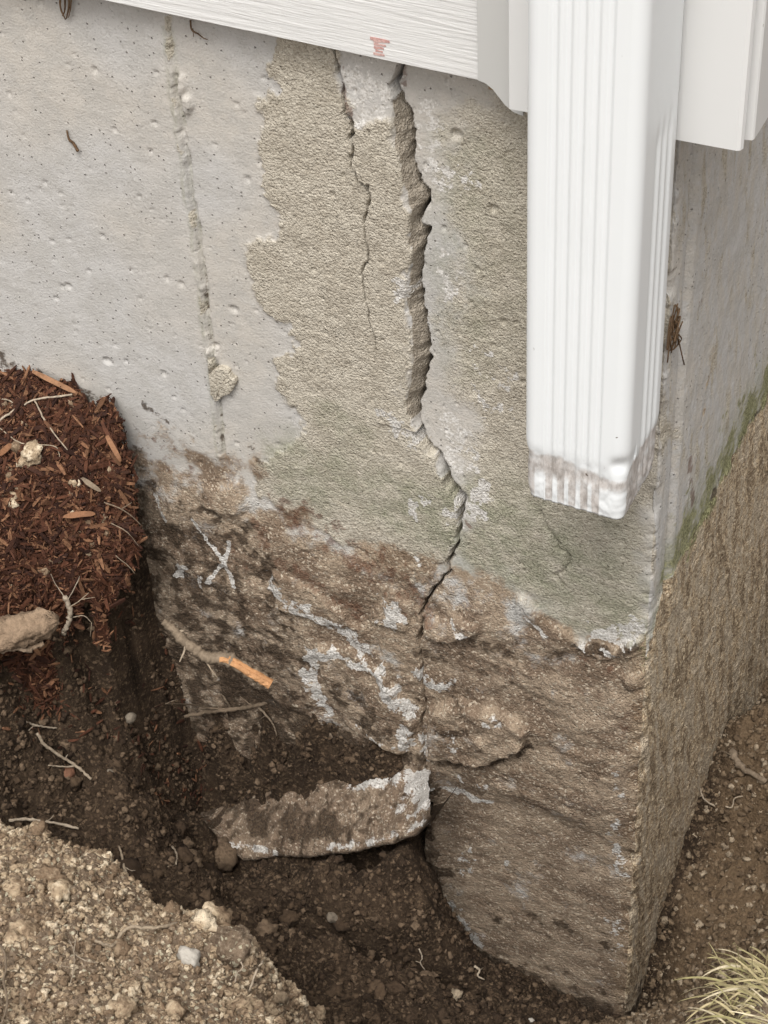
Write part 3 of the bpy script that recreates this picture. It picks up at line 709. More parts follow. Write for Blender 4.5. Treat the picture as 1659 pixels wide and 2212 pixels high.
# flake of mortar stuck over the seam
fp = onA([(455, 802), (478, 788), (500, 796), (513, 812), (507, 832), (498, 846), (470, 862), (459, 846)]); fp = jag(np.vstack([fp, fp[:1]]), .0006, 2, 21)[:-1]
fc = fp.mean(0); n = len(fp); Vf = []; rf = np.random.default_rng(5)
for k, (sc_, yy) in enumerate([(1.0, .001), (1.0, -.0026), (.93, -.0034), (.5, -.0038)]):
    for q in fp: Vf.append((fc[0] + (q[0] - fc[0]) * sc_, yy + rf.normal() * .00025, fc[1] + (q[1] - fc[1]) * sc_))
Vf.append((fc[0], -.0038, fc[1])); Vf = np.array(Vf) - np.array([0, 0, -.48])
Ff = np.array([[k * n + i, k * n + (i + 1) % n, (k + 1) * n + (i + 1) % n, (k + 1) * n + i] for k in range(3) for i in range(n)])
Ft = np.array([[3 * n + i, 3 * n + (i + 1) % n, 4 * n] for i in range(n)])
nf = len(Vf)
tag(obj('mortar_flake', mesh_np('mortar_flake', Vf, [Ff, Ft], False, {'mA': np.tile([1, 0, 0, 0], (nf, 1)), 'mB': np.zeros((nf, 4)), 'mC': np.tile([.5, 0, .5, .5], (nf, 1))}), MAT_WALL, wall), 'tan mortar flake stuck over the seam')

# ================================================================== SIDING AND CORNER POST
siding = empty('vinyl_siding', (-.09, 0, .33))
tag(siding, 'white woodgrain vinyl siding with corner post above the concrete', 'siding')
def child(name, me, mat, par, label=None):
    o = obj(name, me, mat, par); o.matrix_parent_inverse = Matrix.Translation(-par.location)
    if label: o['label'] = label
    return o
ZS = .3305
for k in range(9):                 # lap planks of the front wall
    z0 = ZS + k * .108
    prof = [(-.0125, z0 + .0006), (-.0118, z0), (-.003, z0 + .0008), (-.003, z0 + .0028), (-.0105, z0 + .0022), (-.004, z0 + .112), (-.0058, z0 + .112)]
    child('siding_plank', prism(prof, 0, -2.6, -.0872), MAT_GRAIN, siding)
for k in range(9):                 # side wall
    z0 = ZS + .004 + k * .108
    prof = [(.0125, z0 + .0006), (.0118, z0), (.003, z0 + .0008), (.003, z0 + .0028), (.0105, z0 + .0022), (.004, z0 + .112), (.0058, z0 + .112)]
    child('siding_plank', prism(prof[::-1], 1, .052, 2.6), MAT_GRAIN, siding)
# flat channel between planks and post, its foot cut to a curve
cut = [(-.0870, 1.3), (-.0870, .3325), (-.0835, .3318), (-.0800, .3295), (-.0770, .3260), (-.0745, .3232), (-.0705, .3205), (-.0660, .3195), (-.0660, 1.3)]
child('side_channel', prism(cut, 1, -.0150, -.0134), MAT_SHADEV, siding, 'vinyl channel with a curved cut foot, shade put into its grey')
# corner post: front flange, lip, groove, side flange (hollow)
post = [(-.0667, -.012), (-.0667, -.0290), (-.0660, -.0300), (.0335, -.0300), (.0350, -.0293), (.0357, -.0275), (.0335, -.0265), (.0322, -.0245), (.0322, -.0215), (.0370, -.0205), (.0376, -.0195), (.0376, .0500), (.0150, .0500), (.0150, .0488), (.0364, .0488), (.0364, -.0193), (.0310, -.0193), (.0310, -.0280), (.0325, -.0288), (-.0655, -.0288), (-.0655, -.012)]
pv = []
NZ = [.3318, .334, 1.3]
n = len(post)
for j, zz in enumerate(NZ):
    for (px, py) in post: pv.append((px, py, zz + (.0035 * (px + .0667) / .1 if j < 2 else 0)))
pf = np.array([[j * n + i, j * n + (i + 1) % n, (j + 1) * n + (i + 1) % n, (j + 1) * n + i] for j in range(2) for i in range(n)])
pm = bpy.data.meshes.new('corner_post'); pm.from_pydata(pv, [], pf.tolist() + [list(range(n))[::-1]]); pm.update()
child('corner_post', pm, MAT_VINYL, siding, 'smooth white corner post')
child('sheathing_board', box(-.085, -.0675, -.0085, -.0062, .3248, .329), MAT_PINE, siding, 'raw wood edge behind the siding')
child('sheathing_board', box(-2.6, -.0665, -.0022, .02, .345, 1.3), MAT_PINE, siding)
child('sheathing_board', box(-.0655, .0030, -.0110, .02, .345, 1.3), MAT_PINE, siding)
child('sheathing_board', box(.0005, .0025, .0205, 2.6, .345, 1.3), MAT_PINE, siding)
# red crayon marks on the lowest plank
def on_plank(u, v):
    p = at(u, v, y=-.0119); return p[0], p[2]
for k, (u0, v0, u1, v1) in enumerate([(800, 84, 842, 86), (806, 87, 832, 93), (808, 95, 834, 101), (809, 103, 830, 107), (812, 109, 828, 114), (808, 116, 832, 121)]):
    a, b = on_plank(u0, v0), on_plank(u1, v1); zt, zb = max(a[1], b[1]), min(a[1], b[1])
    q = jag(np.array([(a[0], zb), (b[0], zb + .0002), (b[0], zb + .0011), (a[0], zb + .0012), (a[0], zb)]), .0003, 2, 40 + k)[:-1]
    yy = -.0125 + (np.mean(q[:, 1]) - ZS) * .06 - .00035
    child('red_mark', prism([tuple(t) for t in q], 1, yy, yy + .0002), MAT_REDMARK, siding)

# ================================================================== DOWNSPOUT
DX0, DX1, DY0, DY1 = -.0394, .0101, -.0785, -.0318
def ds_profile():
    """points round the pipe with outward normals and rib profile"""
    P, N, Rb = [], [], []
    r = .0062
    def add(x, y, nx_, ny_, rb): P.append((x, y)); N.append((nx_, ny_)); Rb.append(rb)
    def rib(t, c0, c1, k):         # k grooves between fractions c0 and c1
        if t < c0 or t > c1: return 0.0
        ph = (t - c0) / (c1 - c0) * k
        g = abs((ph % 1.0) - .5) * 2
        return -float(sstep(.15, .75, 1 - g))
    for t in np.linspace(0, 1, 90):                        # front, left -> right
        add(DX0 + r + (DX1 - DX0 - 2 * r) * t, DY0, 0, -1, rib(t, .10, .86, 5))
    for a in np.linspace(0, math.pi / 2, 9)[1:-1]:
        add(DX1 - r + r * math.sin(a), DY0 + r - r * math.cos(a), math.sin(a), -math.cos(a), 0)
    for t in np.linspace(0, 1, 64):                        # right, front -> back
        add(DX1, DY0 + r + (DY1 - DY0 - 2 * r) * t, 1, 0, rib(t, .30, .92, 3))
    for a in np.linspace(0, math.pi / 2, 9)[1:-1]:
        add(DX1 - r + r * math.cos(a), DY1 - r + r * math.sin(a), math.cos(a), math.sin(a), 0)
    for t in np.linspace(0, 1, 40):
        add(DX1 - r - (DX1 - DX0 - 2 * r) * t, DY1, 0, 1, rib(t, .1, .9, 4))
    for a in np.linspace(0, math.pi / 2, 9)[1:-1]:
        add(DX0 + r - r * math.sin(a), DY1 - r + r * math.cos(a), -math.sin(a), math.cos(a), 0)
    for t in np.linspace(0, 1, 40):
        add(DX0, DY1 - r - (DY1 - DY0 - 2 * r) * t, -1, 0, rib(t, .1, .9, 3))
    for a in np.linspace(0, math.pi / 2, 9)[1:-1]:
        add(DX0 + r - r * math.cos(a), DY0 + r - r * math.sin(a), -math.cos(a), -math.sin(a), 0)
    return np.array(P), np.array(N), np.array(Rb)
P, N, Rb = ds_profile(); n = len(P)
ZB = .1615
zl = np.concatenate([np.linspace(ZB, ZB + .055, 64), np.linspace(ZB + .058, .34, 40), np.linspace(.345, .372, 14), [.40, .5, .7, 1.3]])
rg = np.random.default_rng(8)
front = (np.arange(n) < 97); rightside = (np.arange(n) >= 97) & (np.arange(n) < 165)
def pipe(zs, inset):
    Vv, At = [], []
    ctr = np.array([(DX0 + DX1) / 2, (DY0 + DY1) / 2])
    for zz in zs:
        cr = float(sstep(ZB + .034, ZB + .022, zz))           # 1 inside the crimped end
        deep = .0011 * np.where(rightside, 1.0 - float(sstep(.345, .362, zz)), 1.0)
        off = Rb * (deep - cr * .0004) + np.where(Rb == 0, -.0002 * cr, 0)
        off = off - cr * .0009 - .0006 * float(sstep(ZB + .006, ZB, zz)) * (1 + Rb)
        off = off + cr * .0005 * fbm(np.arange(n) * .11, zz * 160, 3, 2)
        q = P + N * (off - inset)[:, None]
        dent = np.exp(-(((q[:, 0] - .0068) / .004) ** 2 + ((zz - .1935) / .0045) ** 2)) * (q[:, 1] < -.066)
        q = q + np.stack([-.0013 * dent, .0022 * dent], 1)
        zb = zz - .0004 * (1 + Rb) * float(sstep(ZB + .003, ZB, zz))
        Vv.append(np.column_stack([q, np.broadcast_to(zb, (n,))]))
        edge_ = ZB + .030 + .0022 * fbm(np.arange(n) * .05, 1.2, 0, 2) - .0045 * sstep(.3, .8, np.arange(n) / 97.0) * front
        g = sstep(edge_ + .001, edge_ - .004, zz) * (.50 - .36 * (1 + Rb) * (Rb > -1.01) * float(sstep(ZB + .020, ZB + .012, zz)) * (np.abs(Rb) < .35) * front) * sstep(ZB - .002, ZB + .002, zz)
        At.append(np.column_stack([g, 0 * g, 0 * g, 0 * g]))
    return np.vstack(Vv), np.vstack(At)
def ring_faces(nr, n):
    return np.array([[j * n + i, j * n + (i + 1) % n, (j + 1) * n + (i + 1) % n, (j + 1) * n + i] for j in range(nr - 1) for i in range(n)])
ds_ob = empty('downspout', (0, -.055, ZB))
tag(ds_ob, 'white ribbed downspout with a dirty crimped end, ending above the ground', 'downspout')
zcut = 40                          # rows of the crimped, dirty end
Vo, Ao = pipe(zl, 0.0); Vi, Ai = pipe(zl[:zcut + 1], .0009)
# chips and spots of dirt
for (u, v, rr) in [(1263, 1030, .0016), (1330, 1088, .0007), (1290, 985, .0006), (1190, 1010, .0007), (1215, 1075, .0008), (1300, 760, .0005), (1250, 620, .0004), (1160, 700, .0004), (1310, 520, .0005), (1237, 1050, .0013), (1232, 1062, .0010), (1342, 1097, .0010), (1248, 1047, .001), (1335, 1065, .0006), (1232, 1078, .0006), (1178, 920, .0005), (1178, 905, .0004), (1295, 905, .0007), (1320, 890, .0005), (1330, 945, .0005), (1162, 1075, .0009)]:
    p = at(u, v, y=DY0); dd = np.linalg.norm(Vo - p, axis=1) + .0004 * fbm(Vo[:, 0] * 900, Vo[:, 2] * 900, 0, 2)
    Ao[:, 1] = np.maximum(Ao[:, 1], 1 - sstep(rr * .7, rr * 1.4, dd))
nr = len(zl)
o = child('pipe', mesh_np('pipe', Vo[zcut * n:], ring_faces(nr - zcut, n), True, {'mD': Ao[zcut * n:]}), MAT_PIPE, ds_ob)
inner = ring_faces(zcut + 1, n)[:, ::-1] + (zcut + 1) * n
lip = np.array([[i, (zcut + 1) * n + i, (zcut + 1) * n + (i + 1) % n, (i + 1) % n] for i in range(n)])
m = mesh_np('crimped_end', np.vstack([Vo[:(zcut + 1) * n], Vi]), [np.vstack([ring_faces(zcut + 1, n), inner, lip])], True, {'mD': np.vstack([Ao[:(zcut + 1) * n], Ai])})
child('crimped_end', m, MAT_PIPE, ds_ob, 'grimy crimped end with chipped paint')

# ================================================================== SOIL SURFACES (height fields z(x, y))
class HF:
    def __init__(s, xs, ys, Zf):
        s.xs, s.ys = xs, ys; s.X, s.Y = np.meshgrid(xs, ys); s.Z = Zf(s.X, s.Y)
    def z(s, x, y):
        x = np.atleast_1d(np.asarray(x, float)); y = np.atleast_1d(np.asarray(y, float))
        i = np.clip(np.searchsorted(s.xs, x) - 1, 0, len(s.xs) - 2); j = np.clip(np.searchsorted(s.ys, y) - 1, 0, len(s.ys) - 2)
        a = np.clip((x - s.xs[i]) / (s.xs[i + 1] - s.xs[i]), 0, 1); b = np.clip((y - s.ys[j]) / (s.ys[j + 1] - s.ys[j]), 0, 1)
        return (s.Z[j, i] * (1 - a) + s.Z[j, i + 1] * a) * (1 - b) + (s.Z[j + 1, i] * (1 - a) + s.Z[j + 1, i + 1] * a) * b
    def hit(s, u, v):              # first point of this surface along the sight line
        r = ray(u, v); tt = np.linspace(.45, 1.9, 2400); Pp = C + tt[:, None] * r
        zz = s.z(Pp[:, 0], Pp[:, 1]); k = np.nonzero(Pp[:, 2] < zz)[0]
        return Pp[k[0]] if len(k) else None
    def normal(s, x, y, e=.004):
        gx = (s.z(x + e, y) - s.z(x - e, y)) / (2 * e); gy = (s.z(x, y + e) - s.z(x, y - e)) / (2 * e)
        n = np.stack([-gx, -gy, np.ones_like(gx)], -1); return n / np.linalg.norm(n, axis=-1)[:, None]

def rbf_from(lst, extra=()):
    P = []
    for t in lst: P.append(at(t[0], t[1], **{t[3] if len(t) > 3 else 'y': t[2]}))
    P = np.array(P + [np.array(e, float) for e in extra]); return RBF(P[:, :2], P[:, 2]), P

GP = [(380, 1290, 0), (300, 1450, -.030), (200, 1500, -.06), (100, 1600, -.10), (50, 1700, -.13), (0, 1500, -.115), (400, 1600, -.040), (300, 1700, -.085), (400, 1740, -.048), (410, 1810, -.034), (470, 1900, -.066), (295, 1090, -.006), (310, 1160, -.012), (340, 1240, -.013), (300, 1205, -.022), (355, 1295, -.010), (275, 1185, -.030), (290, 1250, -.034), (245, 1320, -.045), (150, 1410, -.060), (90, 1500, -.088), (300, 1850, -.125), (450, 1930, -.125), (600, 1950, -.085), (800, 1990, -.080), (600, 2110, -.150), (900, 2100, -.095), (1100, 2150, -.045), (1000, 2200, -.110), (1300, 2212, -.02), (940, 1950, 0), (1000, 2030, 0), (1100, 2100, 0), (450, 1385, -.004), (540, 1470, -.006), (640, 1560, -.006), (640, 1622, -.003), (760, 1630, -.006), (440, 1560, -.022), (870, 1652, -.003), (0, 1750, -.15), (620, 1878, -.050), (740, 1868, -.047), (860, 1842, -.040), (925, 1880, -.018),
      (1460, 1878, 0, 'x'), (1409, 2034, 0, 'x'), (1380, 2180, 0, 'x'), (1520, 1690, 0, 'x'), (1600, 1850, .035, 'x'), (1650, 1700, .040, 'x'), (1655, 1540, .02, 'x'), (1500, 2050, .03, 'x'), (1650, 2000, .065, 'x'), (1550, 2130, .058, 'x'), (1450, 2205, .03, 'x'), (1640, 2215, -.19)]
gextra = [(-.262, -.034, -.236), (-.235, -.036, -.240), (-.21, -.038, -.248), (-.18, -.040, -.256), (-.155, -.034, -.268), (0, .2256, -.312), (0, .32, -.29), (0, .5, -.26), (.1, .25, -.24), (.1, .5, -.22), (.22, .1, -.08), (.25, .3, -.06), (.3, -.1, -.02), (.2, -.3, .02), (.05, -.34, -.03), (-.02, -.25, -.12), (0, 1.0, .03), (.5, .5, .03), (.6, -.2, .03), (.3, -.6, .03), (-.2, -.8, .03), (-.6, -.5, .03), (-.6, -.1, .03), (-.45, -.02, .0), (-.45, -.15, -.02), (-.2, -.35, -.02), (-.6, -.001, .05), (1.5, 1.5, .03), (1.5, -1.5, .03), (-1.5, -1.5, .03), (-1.5, -.05, .03), (0, 2.2, .03), (-.35, -.30, -.04), (-.4, -.5, .02), (-.1, .0, -.36), (-.03, -.005, -.352)]
UE = [(-500, 700, .0), (-150, 790, .0), (0, 815, 0), (70, 808, 0), (130, 828, -.002), (180, 855, -.006), (215, 890, -.012), (245, 940, -.020), (262, 1000, -.027), (263, 1060, -.033), (255, 1120, -.038), (236, 1180, -.044), (225, 1240, -.050), (160, 1295, -.062), (95, 1340, -.074), (72, 1420, -.088), (40, 1462, -.096), (0, 1485, -.104), (-200, 1540, -.13)]
for _u, _v, _y in [(0, 1000, -.048), (100, 1000, -.040), (100, 1150, -.056), (0, 1200, -.078), (0, 1350, -.094), (180, 1000, -.030), (170, 1120, -.046), (60, 1280, -.078), (200, 1180, -.044), (130, 1290, -.064)]:
    _q = at(_u, _v, y=_y); gextra.append((_q[0], _q[1], _q[2] - .020))
grb, gpts = rbf_from(GP, gextra)
crev = np.array([at(u, v, y=y)[:2] for u, v, y in [(515, 1955, -.11), (600, 1985, -.10), (690, 2020, -.095), (800, 2040, -.092), (900, 2065, -.085), (1010, 2085, -.07)]])
hole = at(315, 1415, y=-.014)
UI = UE + [(0, 1000, -.048), (100, 1000, -.040), (100, 1150, -.056), (0, 1200, -.078), (0, 1350, -.094), (180, 1000, -.030), (-150, 1200, -.09), (170, 1120, -.046), (60, 1280, -.078), (-200, 1400, -.12)]
urb, upts = rbf_from(UI, [(-.7, -.05, .05), (-.7, -.2, .0)])
uedge = jag(np.array([at(u, v, y=y)[:2] for u, v, y in UE[2:]]), .003, 2, 33)
upoly = np.vstack([[[-.9, .02], [uedge[0, 0], .02]], uedge, [[-.9, uedge[-1, 1]]]])
def slab_curves(us):               # photo rows of the slab's back and front edge
    top = np.interp(us, [440, 470, 520, 600, 700, 800, 880, 934], [1742, 1715, 1680, 1655, 1645, 1640, 1640, 1645])
    bot = np.interp(us, [440, 465, 500, 535, 600, 680, 760, 850, 905, 934], [1770, 1800, 1828, 1846, 1840, 1838, 1828, 1808, 1788, 1752])
    return top, bot
slab_y = lambda t: .012 - .056 * t ** .75
_sp = []
for _u in (445, 490, 560, 640, 720, 800, 870, 925):
    _a, _c = slab_curves(np.array([_u]))
    for _t in (.3, .5, .7, .85, 1.0): _sp.append(at(_u, _a[0] + (_c[0] - _a[0]) * _t, y=slab_y(_t)))
_sp = np.array(_sp); srb = RBF(_sp[:, :2], _sp[:, 2]); sx0, sx1 = _sp[:, 0].min(), _sp[:, 0].max()
def ground_z(x, y):
    zz = grb(x, y)
    near = sstep(.7, .35, np.hypot(x + .1, y + .0))
    qx, qy = x + .012 * fbm(x * 20, y * 20, 61, 2), y + .012 * fbm(x * 20, y * 20, 62, 2)
    zz = zz + near * (.0075 * fbm(qx * 22, qy * 22, 63, 3) + .0055 * ridged(qx * 34, qy * 34, 64, 3) + .0030 * fbm(x * 110, y * 110, 65, 3) + .010 * worley(qx + .006 * fbm(x * 60, y * 60, 57, 2), qy, 38, 5) + .0065 * worley(qx + .002 * fbm(x * 150, y * 150, 68, 2), qy, 105, 1) + .0028 * worley(x + .001 * fbm(x * 300, y * 300, 69, 2), y, 260, 2) + .0013 * fbm(x * 330, y * 330, 66, 2) - .009)
    d, _, _ = polydist(x, y, crev, .05)
    zz = zz - .055 * np.exp(-(d / .0085) ** 2)
    zz = zz - .040 * np.exp(-(((x - hole[0]) / .016) ** 2 + ((y - hole[1]) / .011) ** 2))
    rise = np.clip(y + .020 - .014 * fbm(x * 40, y * 40, 59, 3) - .006 * worley(x, y, 110, 8), 0, 1) + 1.2 * np.clip(sx0 + .004 - x, 0, 1) + .6 * np.clip(-.046 - y, 0, 1)
    cap = srb(x, y) - .004 + 4.0 * rise + sstep(0, .004, rise) * (.008 * worley(x, y, 120, 9) + .004 * fbm(x * 160, y * 160, 60, 3))
    zz = np.where((x > sx0 - .02) & (x < sx1) & (y > -.060) & (y < .02), np.minimum(zz, cap), zz)
    sdu = sdf(x, y, upoly, .5); inu = (sdu > .002) & (x < -.25)
    zz = np.where(inu, np.minimum(zz, urb(x, y) - .012), zz)
    far = sstep(.5, 1.2, np.hypot(x, y)); zz = zz * (1 - far) + far * (.03 + .02 * fbm(x * 3, y * 3, 67, 3))
    return zz
ground = HF(spans((-3, -.6, .12), (-.6, -.43, .006), (-.43, .0, .0016), (0, .24, .0018), (.24, .5, .008), (.5, 3, .15)),
            spans((-3, -.6, .15), (-.6, -.36, .008), (-.36, -.2, .003), (-.2, .02, .0013), (.02, .30, .0022), (.30, .6, .010), (.6, 3, .15)), ground_z)
Gf = gridfaces(*ground.X.shape)
cxy = (ground.X.ravel()[Gf[:, 0]] < -.03) & (ground.Y.ravel()[Gf[:, 0]] > .03)
Gf = Gf[~cxy]
Vg = np.stack([ground.X, ground.Y, ground.Z], -1).reshape(-1, 3)
nearv = sstep(.6, .3, np.hypot(Vg[:, 0], Vg[:, 1]))
Vg[:, 0] += nearv * .0022 * fbm(Vg[:, 1] * 90, Vg[:, 2] * 90, 71, 2); Vg[:, 1] += nearv * .0022 * fbm(Vg[:, 0] * 90, Vg[:, 2] * 90, 72, 2)
# tan, drier soil on the right of the house corner and on the far grade
tanm = np.clip(sstep(-.02, .03, Vg[:, 0]) * .75 + sstep(.35, .6, np.hypot(Vg[:, 0], Vg[:, 1])) + .3 * fbm(Vg[:, 0] * 14, Vg[:, 1] * 14, 73, 3), 0, 1)
used, inv = np.unique(Gf, return_inverse=True)
gr = obj('ground', mesh_np('ground', Vg[used], inv.reshape(Gf.shape), True, {'mS': np.column_stack([tanm[used] * 0, tanm[used], 0 * tanm[used], 0 * tanm[used]])}), MAT_DARKSOIL)
tag(gr, 'dark damp soil of the excavated pit', kind='structure')

# ---- spoil mound (front left)
ME = [(-260, 1700, -.20), (-60, 1748, -.20), (0, 1772, -.20), (90, 1790, -.20), (180, 1822, -.202), (240, 1852, -.206), (275, 1882, -.21), (325, 1940, -.215), (400, 1966, -.222), (470, 1988, -.228), (530, 2008, -.232), (541, 2045, -.240), (532, 2085, -.250), (495, 2098, -.255), (520, 2132, -.264), (560, 2164, -.274), (605, 2195, -.284), (645, 2235, -.298), (700, 2330, -.33), (760, 2480, -.37)]
MI = ME + [(0, 2000, -.285), (200, 2050, -.282), (350, 2100, -.278), (0, 2212, -.345), (300, 2212, -.325), (500, 2212, -.300), (100, 1900, -.245), (250, 1980, -.250), (450, 2060, -.256), (0, 2500, -.45), (500, 2500, -.41), (-300, 2000, -.32), (-300, 2300, -.42)]
mrb, mpts = rbf_from(MI, [(-.6, -.35, -.03), (-.6, -.6, .0), (-.2, -.75, .02), (.1, -.75, .0), (.15, -.55, .0)])
medge = np.array([at(u, v, y=y)[:2] for u, v, y in ME])
medge = jag(medge, .004, 2, 31)
mpoly = np.vstack([medge, [[.10, -.9], [-.9, -.9], [-.9, -.2]]])
def mound_z(x, y):
    sd = sdf(x + .003 * fbm(x * 60, y * 60, 81, 2), y + .003 * fbm(x * 60, y * 60, 82, 2), mpoly, .5)
    zz = mrb(x, y)
    qx, qy = x + .01 * fbm(x * 25, y * 25, 83, 2), y + .01 * fbm(x * 25, y * 25, 84, 2)
    zz = zz + sstep(-.01, .02, sd) * (.0040 * fbm(qx * 30, qy * 30, 85, 3) + .0036 * fbm(qx * 80, qy * 80, 86, 3) + .0050 * worley(qx + .002 * fbm(x * 150, y * 150, 78, 2), qy, 120, 3) + .0034 * worley(x + .001 * fbm(x * 300, y * 300, 79, 2), y, 270, 4) + .0012 * fbm(x * 420, y * 420, 87, 2) - .005)
    drop = np.clip(-sd, 0, .2)
    return zz - .003 * sstep(.012, .0, sd) - drop * 3.2 - .004 * sstep(0, .004, drop)
mound = HF(spans((-.6, -.36, .006), (-.36, .0, .0010), (.0, .16, .008)), spans((-.8, -.40, .012), (-.40, -.17, .0010), (-.17, -.13, .004)), mound_z)
Vm = np.stack([mound.X, mound.Y, mound.Z], -1).reshape(-1, 3); Fm = gridfaces(*mound.X.shape)
keep = mound.Z.ravel() > ground.z(Vm[:, 0], Vm[:, 1]) - .03
Fm = Fm[keep[Fm].all(1)]; used, inv = np.unique(Fm, return_inverse=True)
Vm[:, 0] += .0018 * fbm(Vm[:, 1] * 120, Vm[:, 2] * 120, 88, 2); Vm[:, 1] += .0018 * fbm(Vm[:, 0] * 120, Vm[:, 2] * 120, 89, 2)
tag(obj('soil_mound', mesh_np('soil_mound', Vm[used], inv.reshape(Fm.shape)), MAT_TANSOIL), 'crumbly dry tan soil heaped in front of the pit', 'soil mound', kind='stuff')

# ---- mulch bank against the wall (left)
def mulch_z(x, y):
    sd = sdf(x, y, upoly, .5) + .012 * fbm(x * 38, y * 38, 91, 3, .6)
    zz = urb(x, y) + .0060 * fbm(x * 40, y * 40, 93, 3) + .0040 * fbm(x * 130, y * 130, 94, 3) + .003 * worley(x, y, 130, 7)
    drop = np.clip(-sd, 0, .2)
    return zz - .002 * sstep(.010, 0, sd) - drop * 3.0 - .006 * sstep(0, .004, drop)
mulch = HF(spans((-.7, -.44, .008), (-.44, -.27, .0015)), spans((-.22, -.15, .004), (-.15, .012, .0015)), mulch_z)
Vu = np.stack([mulch.X, mulch.Y, mulch.Z], -1).reshape(-1, 3); Fu = gridfaces(*mulch.X.shape)
keep = (mulch.Z.ravel() > ground.z(Vu[:, 0], Vu[:, 1]) - .02) & (sdf(Vu[:, 0], Vu[:, 1], upoly, .5) + .012 * fbm(Vu[:, 0] * 38, Vu[:, 1] * 38, 91, 3, .6) > -.005)
Fu = Fu[keep[Fu].all(1)]; used, inv = np.unique(Fu, return_inverse=True)
tag(obj('mulch_bed', mesh_np('mulch_bed', Vu[used], inv.reshape(Fu.shape)), MAT_MULCHBASE), 'dark red-brown shredded bark mulch banked against the wall', 'mulch', kind='stuff')

# ================================================================== SCATTERED CRUMBS (one object per surface)
def rotm(q):
    q = q / np.linalg.norm(q, axis=1)[:, None]; w, x, y, zc = q.T
    return np.stack([np.stack([1 - 2 * (y * y + zc * zc), 2 * (x * y - zc * w), 2 * (x * zc + y * w)], -1),
                     np.stack([2 * (x * y + zc * w), 1 - 2 * (x * x + zc * zc), 2 * (y * zc - x * w)], -1),
                     np.stack([2 * (x * zc - y * w), 2 * (y * zc + x * w), 1 - 2 * (x * x + y * y)], -1)], 1)

def in_view(Pp, m=160):
    u, v = proj(Pp); return (u > -m) & (u < 1659 + m) & (v > -m) & (v < 2212 + m)

def scatter(hf, n, box_, rmin, rmax, pw, seed, ok=None, other=()):
    r = np.random.default_rng(seed)
    x = r.uniform(box_[0], box_[1], n); y = r.uniform(box_[2], box_[3], n); zz = hf.z(x, y)
    Nn = hf.normal(x, y); w = np.minimum(1 / Nn[:, 2], 4) / 4
    k = (r.random(n) < w * 1.0) & in_view(np.stack([x, y, zz], 1))
    for o in other: k &= zz > o.z(x, y) - .001
    if ok is not None: k &= ok(x, y, zz)
    x, y, zz, Nn = x[k], y[k], zz[k], Nn[k]
    rad = rmin + (rmax - rmin) * r.random(len(x)) ** pw
    return np.stack([x, y, zz], 1) + Nn * (rad * r.uniform(-.45, .35, len(x)))[:, None], rad, r

def crumbs(name, hf, n, box_, rmin, rmax, pw, mat, seed, label, ok=None, other=(), cat=None):
    Pp, rad, r = scatter(hf, n, box_, rmin, rmax, pw, seed, ok, other)
    B = [lumpy(ICO1, 20 + k, .5, 1.9, fine=.3) for k in range(6)]
    B2 = [lumpy(ICO2, 60 + k, .6, 1.6, fine=.55) for k in range(6)]
    parts = []
    R = rotm(r.normal(size=(len(Pp), 4))); sq = r.uniform(.65, 1.2, (len(Pp), 3)); pick = r.integers(0, 6, len(Pp))
    big_ = rad > .0009
    for bases, sel in ((B, ~big_), (B2, big_)):
        for k in range(6):
            i = np.nonzero(sel & (pick == k))[0]
            if not len(i): continue
            bv, bf = bases[k]
            v = np.einsum('nij,nkj->nki', R[i], bv[None] * sq[i][:, None, :]) * rad[i][:, None, None] + Pp[i][:, None, :]
            f = bf[None] + (np.arange(len(i)) * len(bv))[:, None, None]
            parts.append((v.reshape(-1, 3), f.reshape(-1, 3)))
    V_, F_ = joinm(parts)
    return tag(obj(name, mesh_np(name, V_, F_, True), mat), label, cat, kind='stuff')

pit_left = lambda x, y, zz: (x < .0) & (y < .004) & ~((x > sx0) & (x < sx1) & (y > -.046) & (zz < srb(x, y)))
crumbs('soil_crumbs', ground, 60000, (-.42, .0, -.26, .0), .0004, .0024, 4.0, MAT_CRUMB_D, 101, 'dark crumbs of damp soil in the pit', pit_left, cat='soil')
crumbs('soil_crumbs', ground, 60000, (.0, .20, -.2, .32), .0004, .0026, 3.5, MAT_CRUMB_M, 102, 'brown crumbs of soil beside the side wall', cat='soil')
crumbs('soil_crumbs', mound, 150000, (-.42, .05, -.46, -.17), .0004, .0022, 3.0, MAT_CRUMB_T, 103, 'dry tan crumbs on the soil mound', other=(ground,), cat='soil')
crumbs('soil_crumbs', mulch, 2500, (-.44, -.28, -.13, .0), .0006, .0032, 4.0, MAT_CRUMB_T, 104, 'tan crumbs of soil scattered on the mulch', lambda x, y, zz: (fbm(x * 40, y * 40, 7, 2) > .05) & (sdf(x, y, upoly, .5) > .002), other=(ground,), cat='soil')

